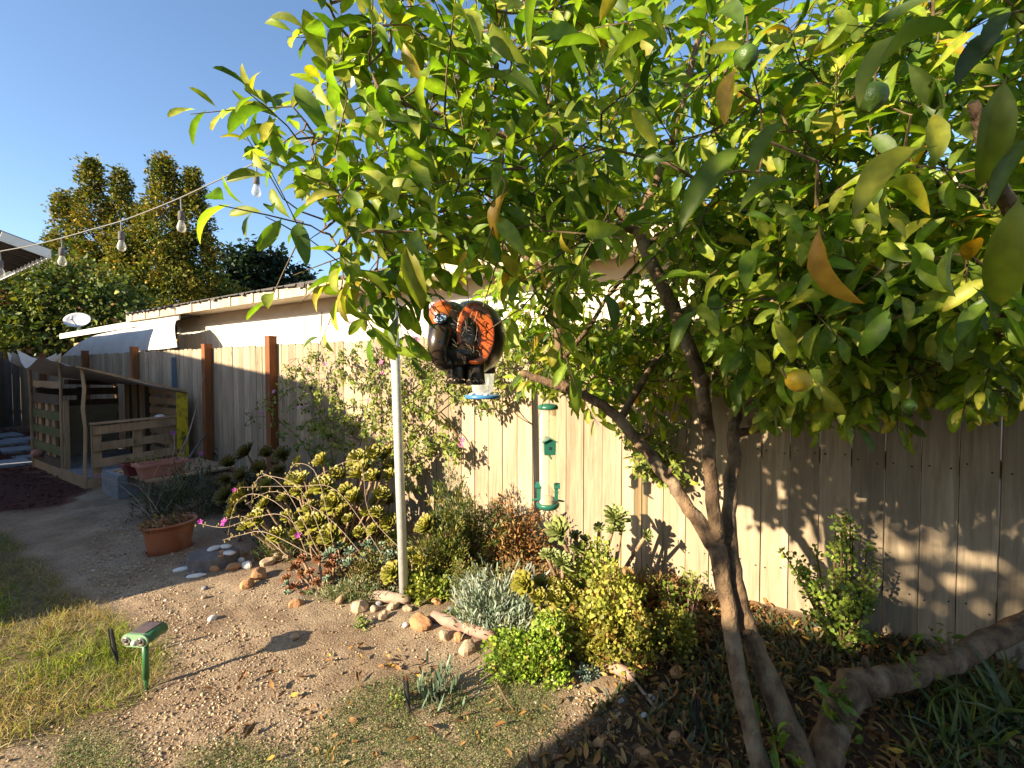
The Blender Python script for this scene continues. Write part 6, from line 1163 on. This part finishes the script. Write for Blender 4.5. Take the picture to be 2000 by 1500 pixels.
# ================================================================== LAWN, GROUND COVER, LITTER, PEBBLES (uncountable)
def on_ground(q, lift=0.0): return np.stack([q[:, 0], q[:, 1], gh(q[:, 0], q[:, 1]) + lift], 1)
q = sample_poly(Z_GRASS, 52000); q = q + rng.normal(size=q.shape) * 0.03; x_, y_, d_ = proj(on_ground(q)); q = q[(x_ > -60) & (y_ < 1560)]
dens = vnoise(q[:, 0], q[:, 1], 3.2, 9) + 0.5 * vnoise(q[:, 0], q[:, 1], 8, 4); q = q[((dens > -0.55) | (rng.random(len(q)) < 0.35)) & (rng.random(len(q)) > 0.6 * smooth(2.5, 3.2, q[:, 1]))]; n = len(q)
gd = vnoise(q[:, 0], q[:, 1], 2.6, 2) + rng.normal(size=n) * 0.35 - 0.22 - 0.35 * smooth(2.4, 3.0, q[:, 1])
gc = np.where((gd > 0.12)[:, None], pal(n, [(0.14, 0.20, 0.02), (0.20, 0.26, 0.03), (0.25, 0.27, 0.05)], [2, 2, 1]), pal(n, [(0.38, 0.29, 0.14), (0.30, 0.22, 0.10), (0.42, 0.36, 0.20), (0.22, 0.22, 0.06)], [3, 2, 1.5, 1.5]))
solo('lawn_grass', spread(GK, on_ground(q, -0.004), rdir(n) * np.array([0.75, 0.75, 0.2]) + ZZ * 0.75 * (0.5 + rng.random((n, 1))), rdir(n) + ZZ * 0.3, rng.uniform(0.03, 0.075, n) * (1 + 0.4 * (gd > 0.5)), gc), MAT['grass'], 'half dry lawn grass in the lower left corner', 'grass', base=np.array([-2.4, 2.2, 0]), kind='stuff')
tq = np.concatenate([sample_poly(p, k) for p, k in zip(Z_THYME, (34000, 8000, 8500))]); tq = tq + rng.normal(size=tq.shape) * 0.035; dn_ = vnoise(tq[:, 0], tq[:, 1], 5, 3) + 0.7 * vnoise(tq[:, 0], tq[:, 1], 12, 8); tq = tq[(dn_ > -0.55) | (rng.random(len(tq)) < 0.25)]; n = len(tq)
hgt = 0.012 + 0.016 * np.clip(vnoise(tq[:, 0], tq[:, 1], 5, 3) + 0.4, 0, 1)
tc_ = pal(n, [(0.15, 0.19, 0.06), (0.21, 0.24, 0.085), (0.10, 0.135, 0.045), (0.26, 0.22, 0.10)], [3, 2.5, 2, 1.2])
solo('creeping_thyme', spread(TK, on_ground(tq) + np.outer(rng.random(n) * hgt, ZZ), rdir(n) + ZZ * 0.4, rdir(n) * 0.6 + ZZ, rng.uniform(0.0035, 0.0075, n), tc_), MAT['smallleaf'], 'mats of tiny green creeping thyme along the bottom', 'groundcover', base=np.array([0, 1.7, 0]), kind='stuff')
q = sample_poly(Z_LITTER, 5200); q2 = sample_poly(Z_BED, 900); q3 = sample_poly(gpoly([(900, 1290), (1250, 1310), (1100, 1500), (500, 1500), (420, 1350), (700, 1260)]), 120); q4_ = sample_poly(gpoly([(1180, 1160), (1500, 1185), (1420, 1260), (1260, 1310), (1200, 1240)]), 1400); q = np.concatenate([q, q2, q3, q4_]); n = len(q)
solo('leaf_litter', spread(CK, on_ground(q, 0.006) + np.outer(rng.random(n) * 0.02, ZZ), rdir(n) * np.array([1, 1, 0.25]), rdir(n) * 0.8 + ZZ * 0.8, rng.uniform(0.02, 0.065, n), pal(n, [(0.30, 0.16, 0.05), (0.22, 0.12, 0.05), (0.36, 0.24, 0.10), (0.13, 0.075, 0.04), (0.44, 0.27, 0.05)], [3, 3, 1.5, 3, 0.5])), MAT['litter'], 'dry fallen leaves littering the soil under the lemon tree', 'leaf litter', base=np.array([1, 1.8, 0]), kind='stuff')
q = sample_poly(Z_LITTER, 9000); dn_ = vnoise(q[:, 0], q[:, 1], 4, 12) + 0.5 * vnoise(q[:, 0], q[:, 1], 9, 2); far_ = (q @ N[:2]); q = q[(dn_ > -0.15) & ((far_ > 1.55) | (q[:, 0] > 1.1))]; n = len(q)
solo('shade_groundcover', spread(FK, on_ground(q), rdir(n) * 0.7 + ZZ * 0.9, rdir(n) + ZZ, rng.uniform(0.03, 0.07, n), pal(n, [(0.07, 0.09, 0.035), (0.11, 0.12, 0.05), (0.17, 0.13, 0.05), (0.06, 0.085, 0.06)], [3, 2, 1.5, 1.5])), MAT['smallleaf'], 'straggly green groundcover in the shade under the lemon tree', 'groundcover', base=np.array([1.3, 2, 0]), kind='stuff')
# pebbles: gravelly dirt
t_ = (1 + 5 ** 0.5) / 2; ico = np.array([(-1, t_, 0), (1, t_, 0), (-1, -t_, 0), (1, -t_, 0), (0, -1, t_), (0, 1, t_), (0, -1, -t_), (0, 1, -t_), (t_, 0, -1), (t_, 0, 1), (-t_, 0, -1), (-t_, 0, 1)]) / 1.9
icf = np.array([(0, 11, 5), (0, 5, 1), (0, 1, 7), (0, 7, 10), (0, 10, 11), (1, 5, 9), (5, 11, 4), (11, 10, 2), (10, 7, 6), (7, 1, 8), (3, 9, 4), (3, 4, 2), (3, 2, 6), (3, 6, 8), (3, 8, 9), (4, 9, 5), (2, 4, 11), (6, 2, 10), (8, 6, 7), (9, 8, 1)])
PKIT = (np.array([ico * np.array([1.2, 0.9, 0.6]) * (1 + rng.uniform(-0.22, 0.22, (12, 1))) for _ in range(10)]), icf)
Z_DIRT = gpoly([(-200, 1600), (60, 1430), (260, 1370), (330, 1290), (150, 1120), (200, 1010), (330, 1000), (420, 1090), (560, 1150), (700, 1185), (900, 1260), (1000, 1320), (1150, 1340), (1240, 1400), (1000, 1620)])
q = sample_poly(Z_DIRT, 30000); dn_ = vnoise(q[:, 0], q[:, 1], 2.4, 6) + 0.5 * vnoise(q[:, 0], q[:, 1], 6, 1); q = q[rng.random(len(q)) < np.clip(0.55 + dn_ * 0.7, 0.08, 1)]; n = len(q)
sz = np.exp(rng.normal(size=n) * 0.45) * 0.003; sz = np.clip(sz, 0.0018, 0.011)
solo('gravel', spread(PKIT, on_ground(q, 0.0015), rdir(n) * np.array([1, 1, 0.2]), rdir(n) * 0.4 + ZZ, sz, pal(n, [(0.40, 0.285, 0.17), (0.47, 0.36, 0.23), (0.30, 0.20, 0.12), (0.56, 0.48, 0.37), (0.22, 0.155, 0.10)], [3, 3, 2.5, 0.7, 2])), MAT['pebble'], 'fine tan gravel scattered on the bare dirt', 'gravel', base=np.array([-1, 2.4, 0]), kind='stuff')
q = sample_poly(Z_MULCH, 5000); x_, y_, d_ = proj(on_ground(q)); q = q[x_ > -60]; n = len(q)
solo('bark_mulch', spread(CK, on_ground(q, 0.006), rdir(n) * np.array([1, 1, 0.3]), rdir(n) * 0.6 + ZZ, rng.uniform(0.025, 0.07, n), pal(n, [(0.10, 0.035, 0.025), (0.06, 0.022, 0.018), (0.15, 0.06, 0.04)], [2, 2, 1])), MAT['litter'], 'dark red bark mulch in front of the playhouse', 'mulch', base=np.array([-7, 6, 0]), kind='stuff')
